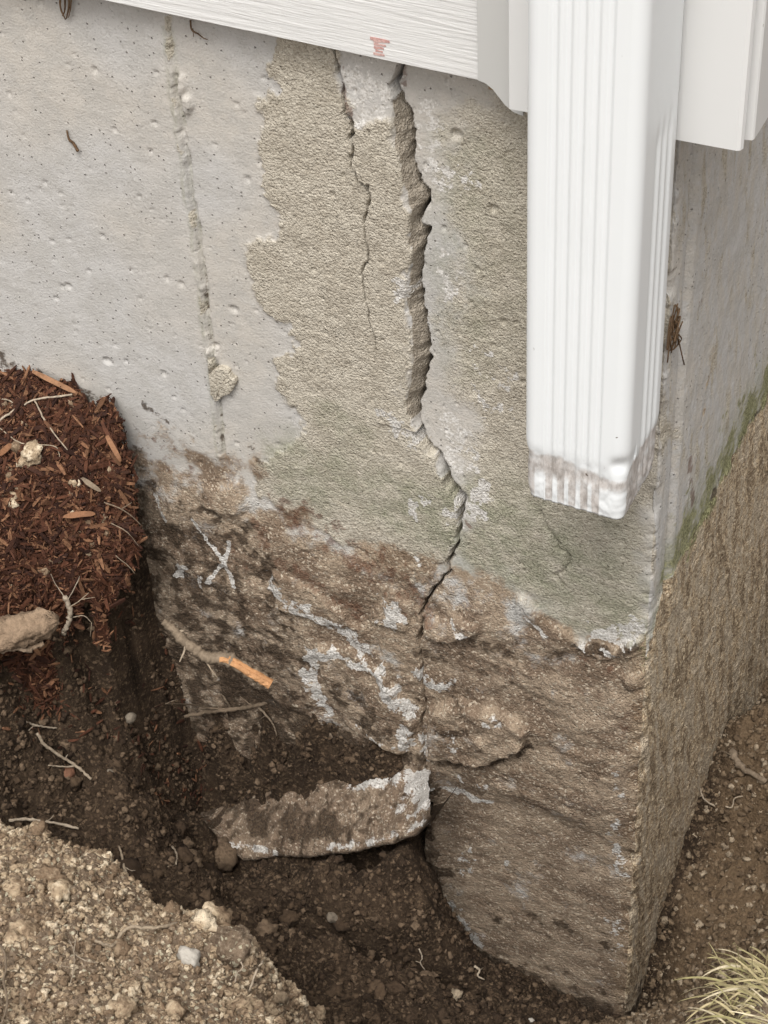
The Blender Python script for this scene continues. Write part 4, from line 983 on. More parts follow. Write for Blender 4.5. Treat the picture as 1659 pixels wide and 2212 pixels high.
# ================================================================== RUBBLE SLAB under the rough wall
def slab():
    us = np.linspace(440, 934, 136)
    top, bot = slab_curves(us); top = top + 5 * fbm(us * .03, 1, 0, 3); bot = bot + 6 * fbm(us * .035, 5, 0, 3)
    rows = []
    for t in np.linspace(0, 1, 44):
        rows.append([at(u, a + (b - a) * t, y=slab_y(t)) for u, a, b in zip(us, top, bot)])
    rows = np.array(rows); last = rows[-1]
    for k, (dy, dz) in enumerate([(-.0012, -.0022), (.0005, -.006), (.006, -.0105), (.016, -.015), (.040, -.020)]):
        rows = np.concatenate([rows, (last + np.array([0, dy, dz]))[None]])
    nr, nc = rows.shape[:2]; V_ = rows.reshape(-1, 3)
    d = .0045 * ridged(V_[:, 0] * 34, V_[:, 1] * 40, 5, 3) + .0028 * fbm(V_[:, 0] * 110, V_[:, 1] * 110 + V_[:, 2] * 60, 6, 3) + .0012 * fbm(V_[:, 0] * 380, V_[:, 1] * 380 + V_[:, 2] * 200, 8, 2)
    V_ = V_ + np.array([0, -.75, .65]) * d[:, None]
    return V_, gridfaces(nr, nc), nr, nc
Vs, Fs, nr_, nc_ = slab()
uu, vv = proj(Vs)
def spx(pts, w):
    d, _, _ = polydist(uu, vv, np.array(pts, float), None); return 1 - sstep(w * .4, w * 1.4, d)
ww = np.maximum.reduce([.95 * spx([(900, 1675), (915, 1720)], 32), .65 * spx([(775, 1690), (850, 1680)], 24), .6 * spx([(700, 1832), (800, 1820), (920, 1775)], 10), .6 * spx([(500, 1825), (600, 1842)], 9), .4 * spx([(860, 1740), (900, 1760)], 22)])
ww = np.where(ww > .02, ww + .7 * fbm(Vs[:, 0] * 160, Vs[:, 1] * 160, 9, 4, .65), 0)
dk = np.maximum(.72 * spx([(500, 1720), (560, 1770), (640, 1780), (720, 1790)], 44), .85 * spx([(450, 1740), (540, 1690), (640, 1665), (760, 1655), (860, 1640)], 24)) + .9 * fbm(Vs[:, 0] * 80, Vs[:, 1] * 80, 10, 4, .7); dk = np.maximum(dk, .36 * (1 - .8 * np.clip(ww, 0, 1)) + .8 * fbm(Vs[:, 0] * 130, Vs[:, 1] * 130, 13, 4, .75))
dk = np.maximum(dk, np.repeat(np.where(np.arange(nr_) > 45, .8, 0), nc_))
one = np.ones(len(Vs))
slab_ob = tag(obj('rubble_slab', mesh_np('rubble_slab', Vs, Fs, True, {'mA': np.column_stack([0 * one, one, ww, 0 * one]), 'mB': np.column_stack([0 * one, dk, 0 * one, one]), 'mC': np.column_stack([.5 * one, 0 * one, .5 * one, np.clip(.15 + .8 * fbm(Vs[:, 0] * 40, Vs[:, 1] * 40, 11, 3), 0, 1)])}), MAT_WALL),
              'broad tan concrete rubble slab jutting from the wall foot, chalky white at its right end', 'rubble')

# ================================================================== MULCH CHIPS
def splinter(seed):
    r = np.random.default_rng(seed); xs = np.array([-1, -.45, .2, .75, 1.0]); V_, F_ = [], []
    bend = r.normal() * .12
    for i, x in enumerate(xs):
        w = [.55, 1, .95, .8, .3][i] * r.uniform(.8, 1.15); t = [.6, 1, 1, .8, .4][i] * r.uniform(.8, 1.15)
        for (a, b) in ((-1, -1), (1, -1), (1, 1), (-1, 1)):
            V_.append((x + r.normal() * .04 * (i in (0, 4)), a * w + bend * x * x * 2, b * t))
    for i in range(4):
        for k in range(4): F_.append([i * 4 + k, i * 4 + (k + 1) % 4, i * 4 + 4 + (k + 1) % 4, i * 4 + 4 + k])
    F_ += [[3, 2, 1, 0], [16, 17, 18, 19]]
    return np.array(V_), np.array(F_)
SPL = [splinter(k) for k in range(8)]
def frame(nrm, r, tilt=.25):
    nn = nrm + r.normal(size=nrm.shape) * tilt; nn /= np.linalg.norm(nn, axis=-1)[:, None]
    t = r.normal(size=nrm.shape); t -= (t * nn).sum(-1)[:, None] * nn; t /= np.linalg.norm(t, axis=-1)[:, None]
    return np.stack([t, np.cross(nn, t), nn], -1)
def chips_stuff(hf, n, seed, L, Wd, bx_, sink=0.0, ok=None, lim_=-.004):
    r = np.random.default_rng(seed); x = r.uniform(bx_[0], bx_[1], n); y = r.uniform(bx_[2], bx_[3], n); zz = hf.z(x, y)
    Nn = hf.normal(x, y); k = (r.random(n) < np.minimum(1 / Nn[:, 2], 4) / 4) & (zz > ground.z(x, y) - .012) & in_view(np.stack([x, y, zz], 1))
    k &= sdf(x, y, upoly, .5) + .012 * fbm(x * 38, y * 38, 91, 3, .6) > lim_
    x, y, zz, Nn = x[k], y[k], zz[k], Nn[k]; m = len(x)
    R = frame(Nn, r, .45); ln = r.uniform(*L, m) * r.uniform(.5, 1, m); wd = r.uniform(*Wd, m)
    S = np.stack([ln / 2, wd / 2, wd * r.uniform(.2, .5, m)], 1); pick = r.integers(0, 8, m); parts = []
    Pp = np.stack([x, y, zz], 1) + Nn * r.uniform(-.0005, .0022, m)[:, None]
    for k in range(8):
        i = np.nonzero(pick == k)[0]; bv, bf = SPL[k]
        if not len(i): continue
        v = np.einsum('nij,nkj->nki', R[i], bv[None] * S[i][:, None, :]) + Pp[i][:, None, :]
        parts.append((v.reshape(-1, 3), (bf[None] + (np.arange(len(i)) * len(bv))[:, None, None]).reshape(-1, 4)))
    return joinm(parts)
mbox = (-.44, -.28, -.135, .004)
V_, F_ = joinm([chips_stuff(mulch, 40000, 5, (.002, .008), (.0003, .0011), mbox), chips_stuff(mulch, 7000, 6, (.006, .016), (.0009, .0024), mbox), chips_stuff(ground, 1800, 8, (.003, .012), (.0005, .0016), (-.42, -.25, -.14, .002), lim_=-.022)])
tag(obj('mulch_shreds', mesh_np('mulch_shreds', V_, F_, False), MAT_CHIP), 'fine red-brown bark shreds covering the mulch bed', 'mulch', kind='stuff')
r = np.random.default_rng(77)
chip_me = []
for k in range(8):
    bv, bf = SPL[k]; me = mesh_np('bark_chip', bv * np.array([.5, .5, .35]), bf, False); me.materials.append(MAT_CHIP); chip_me.append(me)
cand = r.uniform([-.42, -.125], [-.285, .0], (900, 2)); cz_ = mulch.z(cand[:, 0], cand[:, 1])
okc = (cz_ > ground.z(cand[:, 0], cand[:, 1]) - .004) & (sdf(cand[:, 0], cand[:, 1], upoly, .5) > -.003); cu, cv = proj(np.column_stack([cand, cz_])); okc &= (cu > 3) & (cv > 800) & (cv < 1480)
cand, cz_ = cand[okc][:170], cz_[okc][:170]; Nn = mulch.normal(cand[:, 0], cand[:, 1]); Rr = frame(Nn, r, .3)
def place(o, R, S, Pp):
    m = Matrix([[*(R[i] * 1.0), Pp[i]] for i in range(3)] + [[0, 0, 0, 1]]) @ Matrix.Diagonal((*S, 1)); o.matrix_world = m
for k in range(len(cand)):
    o = bpy.data.objects.new('bark_chip', chip_me[k % 8]); COL.objects.link(o)
    ln, wd = r.uniform(.006, .016), r.uniform(.0012, .0028)
    place(o, Rr[k], (ln, wd, wd * r.uniform(.3, .6)), np.array([*cand[k], cz_[k]]) + Nn[k] * r.uniform(.0008, .0028))
    tag(o, 'splinter of red-brown shredded bark lying among others on the mulch bed', 'bark chip', 'bark chips on the mulch bed')

SURF = [mound, mulch, ground]
def hit(u, v, lift=0.0, surf=None):
    best = None
    for hf in (surf or SURF):
        p = hf.hit(u, v)
        if p is not None and (hf is not mulch or p[0] < -.275) and (hf is not mound or p[1] < -.17):
            if best is None or np.linalg.norm(p - C) < np.linalg.norm(best - C): best = p
    if best is None: best = at(u, v, y=-.02)
    d = C - best; d /= np.linalg.norm(d)
    return best + d * lift + np.array([0, 0, .3]) * lift
def px_m(p):                       # metres per photo pixel at a point
    return ((np.asarray(p) - C) @ W)[2] / F_PX

# larger chips that can be told apart
def big_chip(a, b, wpx, label, mat=MAT_CHIP2, lift=.003, seed=0, th=.4, wallside=False):
    p, q = hit(*a, lift), hit(*b, lift)
    t = q - p; L = np.linalg.norm(t); t /= L; v = C - p; v /= np.linalg.norm(v); sd_ = np.cross(v, t); sd_ /= np.linalg.norm(sd_); nn = np.cross(t, sd_)
    bv, bf = splinter(seed); bv = np.concatenate([bv]); w = wpx * px_m(p)
    o = obj('bark_chip', mesh_np('bark_chip', bv * np.array([L / 2, w / 2, w * th]), bf, False), mat)
    place(o, np.stack([t, sd_, nn], 1), (1, 1, 1), (p + q) / 2)
    return tag(o, label, 'bark chip', 'distinct bark chips')
big_chip((72, 806), (165, 852), 13, 'long pinkish bark chip at the crest of the mulch against the wall', lift=.004, seed=11)
big_chip((232, 948), (262, 1002), 13, 'light reddish bark chip hanging over the right edge of the mulch', lift=.006, seed=12)
big_chip((218, 915), (252, 975), 10, 'dark bark chip just above the chip overhanging the mulch edge', MAT_CHIP, lift=.004, seed=13)
big_chip((178, 1038), (218, 1066), 11, 'grey-brown curved bark chip in the middle of the mulch', MAT_ROOTD, lift=.005, seed=14)
big_chip((138, 1118), (207, 1112), 12, 'orange-brown bark chip lying level on the lower mulch', lift=.005, seed=15)
big_chip((40, 1000), (95, 1030), 10, 'blackish bark chip below the tan clod on the mulch', MAT_CHIP, lift=.004, seed=16)
big_chip((60, 1380), (88, 1420), 9, 'orange splinter below the pale branch stub', lift=.003, seed=17)
big_chip((0, 985), (26, 962), 12, 'tan bark chip at the left picture edge on the mulch', lift=.004, seed=18)

# ================================================================== STONES AND CLODS
def stone(name, u, v, rpx, label, mat, cat, seed, sq=(1, 1, .8), lift=.25, base=None, group=None, fine=.2, amp=.35):
    p = hit(u, v); R_ = rpx * px_m(p); bv, bf = lumpy(base or ICO3, seed, amp, 1.1, sq, fine)
    o = obj(name, mesh_np(name, bv * R_, bf, base is ICO3 or base is None), mat, loc=tuple(p + np.array([0, -.3, .8]) * R_ * lift))
    o.rotation_euler = (seed * 1.3, seed * .7, seed * 2.1)
    return tag(o, label, cat, group)
stone('soil_clod', 72, 985, 30, 'pale tan clod resting on the mulch below the thin white roots', MAT_CRUMB_T, 'clod', 201, (1, .8, .7), fine=.3)
stone('soil_clod', 38, 968, 16, 'small tan clod left of the pale clod on the mulch', MAT_CRUMB_T, 'clod', 202, fine=.3)
stone('soil_clod', 483, 1853, 34, 'round dark clod tucked under the left end of the rubble slab', MAT_CRUMB_D, 'clod', 203, (1, .95, .9), fine=.25)
stone('stone', 283, 1552, 13, 'small grey stone in the dark pit wall left of the forked root', MAT_STONE, 'stone', 204, amp=.25, fine=.08)
stone('stone', 148, 1672, 15, 'small reddish stone beside the thin forked twig in the pit', MAT_RUST, 'stone', 205, amp=.2, fine=.06)
stone('stone', 412, 2072, 27, 'white chalky stone near the right end of the tan mound', MAT_WHITE_STONE, 'stone', 206, (1, .8, 1), amp=.3, fine=.2)
stone('stone', 720, 1982, 17, 'pale stone in the pit floor below the rubble slab', MAT_STONE, 'stone', 207, (1, .7, .8), amp=.3, fine=.1)
stone('soil_clod', 500, 2046, 54, 'flat tan lump of sod overhanging the tip of the mound', MAT_TANSOIL, 'clod', 208, (1.15, .7, .75), lift=.2, fine=.32)
stone('soil_clod', 688, 2195, 24, 'tan clod at the bottom edge right of the mound', MAT_CRUMB_T, 'clod', 209, fine=.35)
stone('soil_clod', 265, 2185, 34, 'largest pale clod at the bottom of the tan mound', MAT_CRUMB_T, 'clod', 210, (1, .8, .7), fine=.35)
stone('soil_clod', 110, 1905, 34, 'wide pale clod in the upper half of the tan mound', MAT_CRUMB_T, 'clod', 211, (1.2, .8, .6), fine=.35)
stone('soil_clod', 70, 2150, 16, 'rounded tan clod near the left edge of the mound', MAT_CRUMB_T, 'clod', 212, fine=.25)
stone('soil_clod', 600, 2155, 20, 'brown clod at the foot of the mound in the pit', MAT_CRUMB_M, 'clod', 213, fine=.3)
stone('soil_clod', 625, 1985, 22, 'dark lump above the crevice in the pit floor', MAT_CRUMB_D, 'clod', 214, fine=.3)
stone('soil_clod', 985, 2150, 14, 'tan lump on the dark floor near the side of the wall', MAT_CRUMB_M, 'clod', 215, fine=.3)
stone('stone', 1640, 2150, 30, 'whitish lump of soil under the grass tuft', MAT_WHITE_STONE, 'stone', 216, (1, 1, .8), fine=.3)
stone('stone', 1148, 2208, 9, 'tiny white pebble on the pit floor', MAT_WHITE_STONE, 'stone', 217, base=ICO2, fine=.1)
stone('stone', 238, 1668, 8, 'tiny tan pebble in the pit above the mound', MAT_STONE, 'stone', 218, base=ICO2, fine=.1)

def clods(hf, n, box_, rmin, rmax, mat, seed, label, group, other=(), ok=None):
    Pp, rad, r = scatter(hf, n * 60, box_, rmin, rmax, 1.6, seed, ok, other)
    u, v = proj(Pp); k = np.nonzero((u > 5) & (u < 1655) & (v > 5) & (v < 2207))[0][:n]; mes = []
    for q in range(6):
        bv, bf = lumpy(ICO3, seed + q, .42, 1.3, fine=.3); bv = bv * (1 + .22 * perlin3(bv[:, 0] * 9, bv[:, 1] * 9, bv[:, 2] * 9))[:, None]; me = mesh_np('soil_clod', bv * .004, bf, True); me.materials.append(mat); mes.append(me)
    for j, i in enumerate(k):
        o = bpy.data.objects.new('soil_clod', mes[j % 6]); COL.objects.link(o); o.location = Pp[i]; o.rotation_euler = r.uniform(0, 6.28, 3)
        o.scale = rad[i] / .004 * r.uniform(.7, 1.15, 3); tag(o, label, 'clod', group)
clods(mound, 80, (-.42, .05, -.46, -.18), .0022, .0046, MAT_CRUMB_T, 301, 'small tan clod among many on the dry soil mound', 'clods on the tan mound', other=(ground,))
clods(ground, 50, (-.36, -.01, -.2, -.01), .0022, .0045, MAT_CRUMB_D, 311, 'small dark clod among many in the damp pit', 'clods in the pit', other=(mound, mulch))
clods(ground, 26, (-.33, -.02, -.16, -.02), .0045, .0085, MAT_CRUMB_D, 331, 'large dark clod bedded in the damp pit floor', 'large clods in the pit', other=(mound, mulch))
clods(mound, 22, (-.40, .05, -.42, -.20), .0042, .0075, MAT_CRUMB_T, 341, 'large pale crumbly clod on the dry soil mound', 'large clods on the tan mound', other=(ground,))
clods(ground, 24, (.01, .12, -.1, .25), .0018, .0035, MAT_CRUMB_M, 321, 'small brown clod in the trench beside the side wall', 'clods beside the side wall')

# ================================================================== ROOTS AND TWIGS
def root(label, lines, mat=MAT_ROOT, name='root', cat='root', surf=None, seed=1, sub='rootlet'):
    """lines: (pixel polyline, start px radius, end px radius, lift m); first is the main stem, the rest are rootlets"""
    main = None
    for k, (pts, r0_, r1_, lf) in enumerate(lines):
        lf = lf if isinstance(lf, (list, tuple)) else [lf] * len(pts)
        P3 = []
        for (u, v), l_ in zip(pts, lf): P3.append(hit(u, v, l_, surf))
        P3 = np.array(P3)
        # keep the run of depths smooth so that a twig spans hollows instead of dipping into them
        cd = (P3 - C) @ W[:, 2]; sm_ = np.copy(cd)
        for _ in range(3): sm_[1:-1] = (sm_[:-2] + 2 * sm_[1:-1] + sm_[2:]) / 4
        sm_ = np.minimum(sm_, cd); P3 = np.array([C + ray(u, v) * (d_) for (u, v), d_ in zip(pts, sm_)])
        Q = curve(P3, 6); m_ = len(Q); rr = np.linspace(r0_, r1_, m_) * px_m(P3[0])
        rg_ = np.random.default_rng(seed * 31 + k); Q[1:-1] += rg_.normal(size=(m_ - 2, 3)) * rr[1:-1, None] * .22
        rr = rr * (1 + .12 * rg_.normal(size=m_))
        V_, F_ = tube(Q, rr, 7 if r0_ < 8 else 12, .05, seed + k)
        if k == 0:
            c0 = V_.mean(0); main = obj(name, mesh_np(name, V_ - c0, F_), mat, loc=tuple(c0)); tag(main, label, cat)
        else:
            o = obj(sub, mesh_np(sub, V_ - c0, F_), mat, main)
    return main
L1 = .002
root('thin pale root lying across the top of the mulch to the left edge', [([(156, 852), (110, 858), (75, 864), (40, 880), (0, 908)], 2.2, 2.5, .004), ([(75, 866), (95, 905), (118, 938), (146, 972)], 2.0, 1.2, .004), ([(40, 880), (20, 865), (0, 862)], 1.6, 1.2, .004)], seed=2)
root('pale hair root on the mulch beside the tan clod', [([(0, 925), (40, 955), (80, 960), (120, 965), (130, 990)], 1.6, 1.0, .003)], seed=3)
root('short knobbly root standing at the lower edge of the mulch', [([(140, 1288), (150, 1312), (152, 1335), (140, 1360), (136, 1372)], 6.5, 5.5, .008), ([(150, 1335), (180, 1330), (198, 1345)], 1.4, .7, .007), ([(150, 1312), (175, 1295), (192, 1280)], 1.4, .7, .008), ([(145, 1300), (165, 1262), (172, 1245)], 1.4, .7, .008), ([(198, 1345), (195, 1375)], .9, .6, .007), ([(140, 1290), (120, 1262), (110, 1240)], 1.2, .7, .006), ([(175, 1295), (205, 1290)], .9, .6, .008)], seed=4)
root('thin twig in the dark pit just below the mulch', [([(52, 1558), (75, 1566), (100, 1570), (123, 1573)], 3.2, 2.0, L1), ([(75, 1566), (62, 1578)], 1.5, 1.0, L1)], seed=5)
root('forked pale twig slanting down across the dark pit', [([(80, 1584), (95, 1606), (122, 1628), (150, 1645), (172, 1660), (197, 1683)], 3.6, 3.2, .004), ([(166, 1655), (135, 1656), (104, 1653)], 2.2, 1.2, .004), ([(140, 1640), (146, 1630)], 1.4, 1.0, .004)], seed=6)
root('straight twig lying just behind the crest of the tan mound', [([(20, 1772), (60, 1770), (90, 1773), (130, 1780), (170, 1790)], 3.6, 3.0, .004), ([(100, 1774), (112, 1766), (116, 1760)], 1.4, .8, .005)], seed=7, surf=[ground, mound])
root('long root with many rootlets crossing the middle of the pit', [([(398, 1548), (440, 1540), (480, 1535), (520, 1530), (560, 1522), (602, 1512)], 4.0, 5.5, .008), ([(490, 1533), (455, 1530), (410, 1522), (358, 1520)], 2.6, 1.2, .008), ([(500, 1532), (485, 1508), (470, 1490), (458, 1450), (455, 1430)], 2.4, 1.0, .009), ([(520, 1530), (505, 1500), (488, 1475), (480, 1440), (462, 1420)], 2.2, .9, .009), ([(470, 1490), (440, 1478)], 1.2, .7, .009), ([(556, 1526), (575, 1545), (590, 1565), (598, 1590)], 2.6, 1.2, .007), ([(488, 1534), (492, 1552)], 1.6, 1.0, .007), ([(575, 1545), (560, 1555)], 1.2, .7, .007), ([(545, 1525), (520, 1505), (512, 1480)], 1.5, .8, .009), ([(590, 1515), (600, 1528)], 1.5, .9, .008), ([(358, 1520), (380, 1512), (400, 1508)], 1.1, .7, .008)], MAT_ROOTD, seed=8)
root('curly bare root lying on the right part of the tan mound', [([(206, 2030), (225, 2040), (243, 2043), (252, 2034), (262, 2016), (285, 2002), (310, 2004), (345, 2003), (386, 1994)], 3.4, 4.2, .009), ([(285, 2002), (278, 1994)], 1.6, 1.0, .009)], MAT_ROOT, seed=9)
root('short twig standing upright on the mound crest', [([(257, 1828), (264, 1850), (268, 1872), (274, 1890)], 2.2, 3.2, .006), ([(266, 1865), (280, 1855)], 1.2, .8, .006), ([(268, 1872), (282, 1880), (292, 1880)], 1.2, .7, .006)], seed=10)
root('thin crooked rootlet rising from the tip of the mound', [([(576, 2058), (568, 2075), (556, 2092), (546, 2118), (538, 2142)], 1.6, 2.4, .008), ([(568, 2075), (580, 2072)], 1.0, .7, .008)], seed=12)
root('fine rootlet hanging below the sod lump at the mound tip', [([(516, 2068), (524, 2090), (512, 2102), (508, 2122)], 1.7, 1.4, .008), ([(524, 2090), (532, 2085)], 1.0, .7, .008)], seed=13)
root('tiny white branched rootlet in the pit above the mound', [([(372, 1828), (382, 1845), (380, 1868)], 2.2, 1.5, .005), ([(382, 1845), (396, 1838), (402, 1828)], 1.6, .9, .005), ([(380, 1868), (362, 1872)], 1.3, .8, .005)], seed=14)
root('tiny pale rootlet on the pit floor below the wall joint', [([(905, 2050), (912, 2068), (908, 2080), (918, 2095)], 1.8, 1.2, .004), ([(908, 2080), (898, 2076)], 1.2, .8, .004)], seed=15)
root('small knotted pale rootlet at the foot of the lower wall', [([(1025, 2086), (1036, 2096), (1032, 2108), (1046, 2116)], 3.0, 1.6, .004), ([(1036, 2096), (1044, 2090)], 1.4, .9, .004)], seed=16)
root('long thin root running down the left edge of the mound', [([(2, 2040), (14, 2080), (8, 2120), (16, 2160), (4, 2212)], 2.8, 2.4, .008)], MAT_ROOTD, seed=17)
root('fan of hair roots matted into the left of the mound', [([(150, 2030), (160, 2060), (158, 2100), (150, 2130)], 1.6, 1.0, .008), ([(160, 2060), (185, 2075), (215, 2080)], 1.2, .7, .008), ([(158, 2090), (130, 2085), (100, 2060)], 1.2, .7, .008), ([(160, 2050), (168, 2010)], 1.2, .7, .008)], seed=18)
root('looping pale root against the foot of the side wall', [([(1525, 1655), (1515, 1680), (1514, 1712), (1525, 1730), (1544, 1742)], 1.6, 1.8, .004)], seed=19, surf=[ground])
root('small squiggly root in the trench right of the side wall', [([(1567, 1742), (1580, 1744), (1585, 1728), (1592, 1722), (1605, 1720)], 1.8, 1.5, .004)], seed=20, surf=[ground])
root('stout brown root stub lying in the trench beside the side wall', [([(1580, 1625), (1600, 1655), (1625, 1672), (1655, 1688)], 8, 5, .003), ([(1580, 1632), (1560, 1622), (1545, 1630)], 1.4, 1.0, .006)], MAT_ROOTD, seed=21, surf=[ground])
root('dark fine roots trailing over the right edge of the mulch', [([(225, 1085), (262, 1100), (290, 1120), (305, 1135)], 1.6, 1.0, .006), ([(262, 1100), (285, 1085)], 1.0, .6, .006), ([(240, 1130), (275, 1150), (300, 1180)], 1.3, .7, .006), ([(250, 1200), (280, 1225), (292, 1240)], 1.2, .7, .006)], MAT_ROOTD, seed=22)

# pale bark stub at the left edge
Ps = np.array([hit(-60, 1385, .014), hit(0, 1368, .014), hit(40, 1360, .014), hit(85, 1352, .014), hit(118, 1343, .014)])
cd = (Ps - C) @ W[:, 2]; dmin = cd.min()
Ps = np.array([C + ray(u, v) * dmin for u, v in [(-60, 1385), (0, 1370), (40, 1362), (85, 1350), (120, 1342)]])
Q = curve(Ps, 12); rr = np.interp(np.linspace(0, 1, len(Q)), [0, .6, .85, 1], [27, 26, 24, 10]) * px_m(Ps[0])
V_, F_ = tube(Q, rr, 26, .0, 3); c0 = V_.mean(0); dv = V_ - c0
along = dv @ (Q[-1] - Q[0]) / np.linalg.norm(Q[-1] - Q[0])
nrm_ = dv - np.outer(along, (Q[-1] - Q[0]) / np.linalg.norm(Q[-1] - Q[0])); ang_ = np.arctan2(nrm_[:, 2], nrm_[:, 1])
dv = dv + nrm_ * (.62 * ridged(along * 20, ang_ * 4.0, 3, 3) - .40 + .34 * fbm(along * 190, ang_ * 8, 5, 3))[:, None]
ax_ = (Q[-1] - Q[0]) / np.linalg.norm(Q[-1] - Q[0]); tipw = sstep(.62, .95, (along - along.min()) / np.ptp(along))
dv = dv + np.outer(tipw * .0075 * fbm(ang_ * 2.2, along * 40, 8, 3), ax_) - nrm_ * (tipw * .35 * np.clip(fbm(ang_ * 1.7, 3.3, 9, 2) + .3, 0, 1))[:, None]
stub = tag(obj('branch_stub', mesh_np('branch_stub', dv, F_), MAT_BARKPALE, loc=tuple(c0)), 'pale flaking branch stub poking out of the mulch at the left edge', 'branch')
for k, (a, b) in enumerate([((0, 1405), (70, 1405)), ((60, 1400), (95, 1390))]):
    P3 = np.array([C + ray(u, v) * (dmin + .004) for u, v in (a, ((a[0] + b[0]) / 2, a[1] - 4), b)]); V_, F_ = tube(curve(P3, 6), np.array([6.0] * 13) * px_m(P3[0]), 7, .25, 9 + k)
    obj('bark_strip', mesh_np('bark_strip', V_ - c0, F_), MAT_BARKPALE, stub)

# broken branch with bare orange wood, sticking out of the pit wall
pts = [(352, 1342, .0), (372, 1358, 0), (395, 1382, 0), (420, 1402, 0), (450, 1420, 0), (492, 1425, 0), (540, 1452, 0), (585, 1478, 0)]
dref = np.linspace(((hit(352, 1342) - C) @ W[:, 2]) - .004, ((at(585, 1478, y=-.03) - C) @ W[:, 2]) - .006, len(pts))
P3 = np.array([C + ray(u, v) * d_ for (u, v, _), d_ in zip(pts, dref)]); Q = curve(P3, 8); rr = np.interp(np.linspace(0, 1, len(Q)), [0, .3, .6, .75, 1], [8, 11, 13, 15, 15]) * px_m(P3[0])
kc = int(len(Q) * .70)
V_, F_ = tube(Q[:-2], rr[:-2] * (1 + .12 * np.random.default_rng(2).normal(size=len(Q) - 2)), 12, .12, 3); c0 = V_.mean(0)
br = empty('broken_branch', c0); tag(br, 'broken branch with dark bark and a bare orange split end in the pit', 'branch')
obj('bark', mesh_np('bark', V_ - c0, F_), MAT_ROOTD, br)
tq = (Q[-1] - Q[kc]); tq /= np.linalg.norm(tq); vw = C - Q[kc]; vw /= np.linalg.norm(vw); sdv = np.cross(vw, tq)
for k, (o1, rs, i0) in enumerate([(-.18, .62, kc - 2), (.30, .50, kc + 1)]):    # split bare wood lying open towards the sky
    Qw = Q[i0:] + vw * (rr[i0:, None] * .80) + sdv * (rr[i0:, None] * o1)
    V_, F_ = tube(Qw, rr[i0:] * rs * np.linspace(.55, 1, len(Qw)) ** .5, 10, .10, 5 + k, flat=.8)
    obj('bare_wood', mesh_np('bare_wood', V_ - c0, F_, False), MAT_WOOD, br)
for k, (ln_, a_, b_) in enumerate([([(395, 1382), (400, 1400), (388, 1430)], 3.5, 1.5), ([(405, 1392), (418, 1405), (400, 1400)], 3, 1.2), ([(440, 1418), (455, 1445), (470, 1465)], 2.5, 1.0), ([(380, 1365), (398, 1362)], 4, 2.5)]):
    P4 = np.array([C + ray(u, v) * (np.interp(u, [352, 585], [dref[0], dref[-1]])) for u, v in ln_]); Q4 = curve(P4, 5)
    V_, F_ = tube(Q4, np.linspace(a_, b_, len(Q4)) * px_m(P4[0]), 7, .1, 20 + k); obj('side_twig', mesh_np('side_twig', V_ - c0, F_), MAT_ROOT, br)

# ================================================================== DRY BITS ON THE WALL
def wall_bit(name, label, cat, lines, mat, off=.002):
    main = None
    for k, (pts, a_, b_) in enumerate(lines):
        P3 = np.array([wall_d(u, v) + np.array([0, -off - .001 * (i % 2), 0]) for i, (u, v) in enumerate(pts)]); Q4 = curve(P3, 5)
        V_, F_ = tube(Q4, np.linspace(a_, b_, len(Q4)) * px_m(P3[0]), 6, .12, k)
        if main is None: c0 = V_.mean(0); main = tag(obj(name, mesh_np(name, V_ - c0, F_), mat, loc=tuple(c0)), label, cat)
        else: obj('stem', mesh_np('stem', V_ - c0, F_), mat, main)
wall_bit('dead_stem', 'tuft of dead brown stems hanging at the top left of the wall', 'dead stem', [([(135, -20), (138, 10), (146, 38)], 3, 1.4), ([(155, -20), (156, 8), (148, 36)], 3, 1.4), ([(145, -20), (147, 15), (140, 30)], 2.5, 1.2), ([(160, -10), (158, 20), (152, 34)], 2.0, 1.0)], MAT_DEAD)
wall_bit('dead_stem', 'thin dead root hair hanging under the siding beside the form seam', 'dead stem', [([(415, 40), (420, 58), (432, 70), (445, 76), (452, 82)], 2.2, .9), ([(420, 58), (424, 74)], 1.2, .8)], MAT_DEAD, .0015)
wall_bit('seed_husk', 'small brown husk stuck to the smooth concrete on the left', 'husk', [([(146, 280), (153, 297), (160, 308), (173, 323)], 2.0, 3.4)], MAT_DEAD, .0008)
p0 = at(1456, 715, x=.002)
Vd, Fd = joinm([tube(curve(np.array([p0 + np.array([.002, 0, 0]) + np.random.default_rng(k).normal(size=3) * np.array([.0012, .005, .010]) for _ in range(1)] + [p0 + np.random.default_rng(k * 9 + q).normal(size=3) * np.array([.0012, .004, .007]) for q in range(4)]), 6), .00035, 5) for k in range(9)])
tag(obj('cobweb_debris', mesh_np('cobweb_debris', Vd - p0, Fd), MAT_DEAD, loc=tuple(p0)), 'tangle of rusty brown debris on the side wall behind the downspout', 'debris')

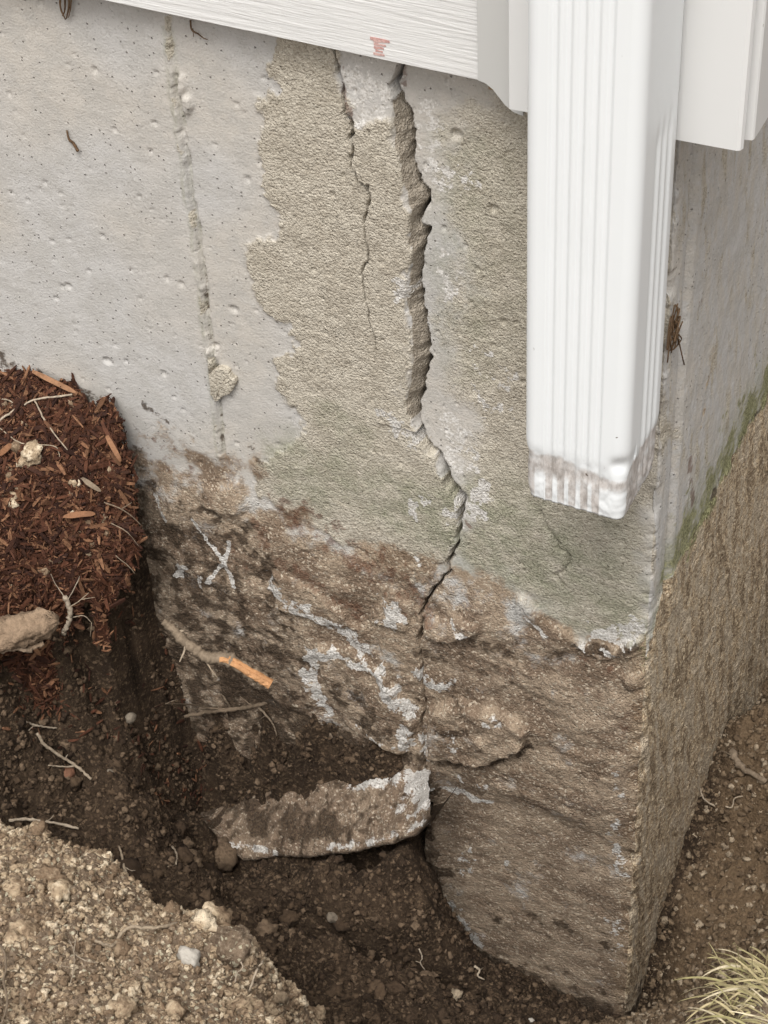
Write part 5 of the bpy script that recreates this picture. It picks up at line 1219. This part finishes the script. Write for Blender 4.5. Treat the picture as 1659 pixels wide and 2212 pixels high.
# ================================================================== GRASS TUFT
gb = hit(1650, 2150); gb = at(1650, 2160, y=-.19)
tuft = empty('grass_tuft', gb); tag(tuft, 'dry yellow-green grass tuft on a clod at the bottom right corner', 'grass tuft')
bv, bf = lumpy(ICO3, 401, .35, 1.3, (1.0, .9, .7), .3)
obj('root_clod', mesh_np('root_clod', bv * .021 + np.array([.010, .004, -.012]), bf), MAT_TANSOIL, tuft)
rg = np.random.default_rng(41)
def blade(root_px, tip_px, sag, wpx, yy0, yy1):
    a = at(*root_px, y=yy0); b = at(*tip_px, y=yy1); L = np.linalg.norm(b - a)
    m = (a + b) / 2 + np.array([0, 0, 1]) * sag * L; ts_ = np.linspace(0, 1, 9)[:, None]
    Q = (1 - ts_) ** 2 * a + 2 * ts_ * (1 - ts_) * m + ts_ ** 2 * b
    T = np.gradient(Q, axis=0); T /= np.linalg.norm(T, axis=1)[:, None]
    sd_ = np.cross(T, (C - Q) / np.linalg.norm(C - Q, axis=1)[:, None] + rg.normal(size=3) * .5); sd_ /= np.linalg.norm(sd_, axis=1)[:, None]
    w = wpx * px_m(a) * np.array([.8, 1, 1, .95, .85, .75, .6, .42, .12])[:, None] / 2
    up_ = np.cross(sd_, T) * w * .35
    V_ = np.stack([Q - sd_ * w, Q + up_, Q + sd_ * w], 1).reshape(-1, 3) - gb
    F_ = [[i * 3 + k, i * 3 + k + 1, i * 3 + 4 + k, i * 3 + 3 + k] for i in range(8) for k in range(2)]
    return V_, np.array(F_)
specs = []
for k in range(46):                # upper fan, bending up and left
    rt = (rg.uniform(1590, 1700), rg.uniform(2085, 2140)); a_ = rg.uniform(60, 220); ln = rg.uniform(45, 130)
    specs.append((rt, (rt[0] + ln * math.cos(math.radians(a_)) * 1.1, rt[1] - ln * .75 * math.sin(math.radians(a_)) + 5), rg.uniform(.15, .6)))
for k in range(54):                # lower fan, spreading left
    rt = (rg.uniform(1560, 1680), rg.uniform(2120, 2215)); a_ = rg.uniform(120, 255); ln = rg.uniform(50, 150)
    specs.append((rt, (rt[0] + ln * math.cos(math.radians(a_)), rt[1] - ln * .7 * math.sin(math.radians(a_))), rg.uniform(.1, .45)))
for (rt, tp) in [((1560, 2120), (1453, 2118)), ((1570, 2125), (1456, 2112)), ((1545, 2150), (1462, 2165)), ((1540, 2165), (1480, 2208)), ((1560, 2090), (1530, 2035)), ((1630, 2090), (1550, 2050)), ((1650, 2080), (1590, 2048)), ((1659, 2075), (1620, 2045)), ((1570, 2110), (1520, 2080)), ((1560, 2140), (1470, 2150)), ((1590, 2180), (1500, 2212)), ((1600, 2195), (1540, 2230))]:
    specs.append((rt, tp, rg.uniform(.1, .35)))
for rt, tp, sg_ in specs:
    y0 = -.19 - (rt[1] - 2110) * .00022
    V_, F_ = blade(rt, tp, sg_, rg.uniform(3.0, 6.2), y0, y0 + rg.uniform(-.012, .012))
    obj('grass_blade', mesh_np('grass_blade', V_, F_), MAT_BLADE, tuft)
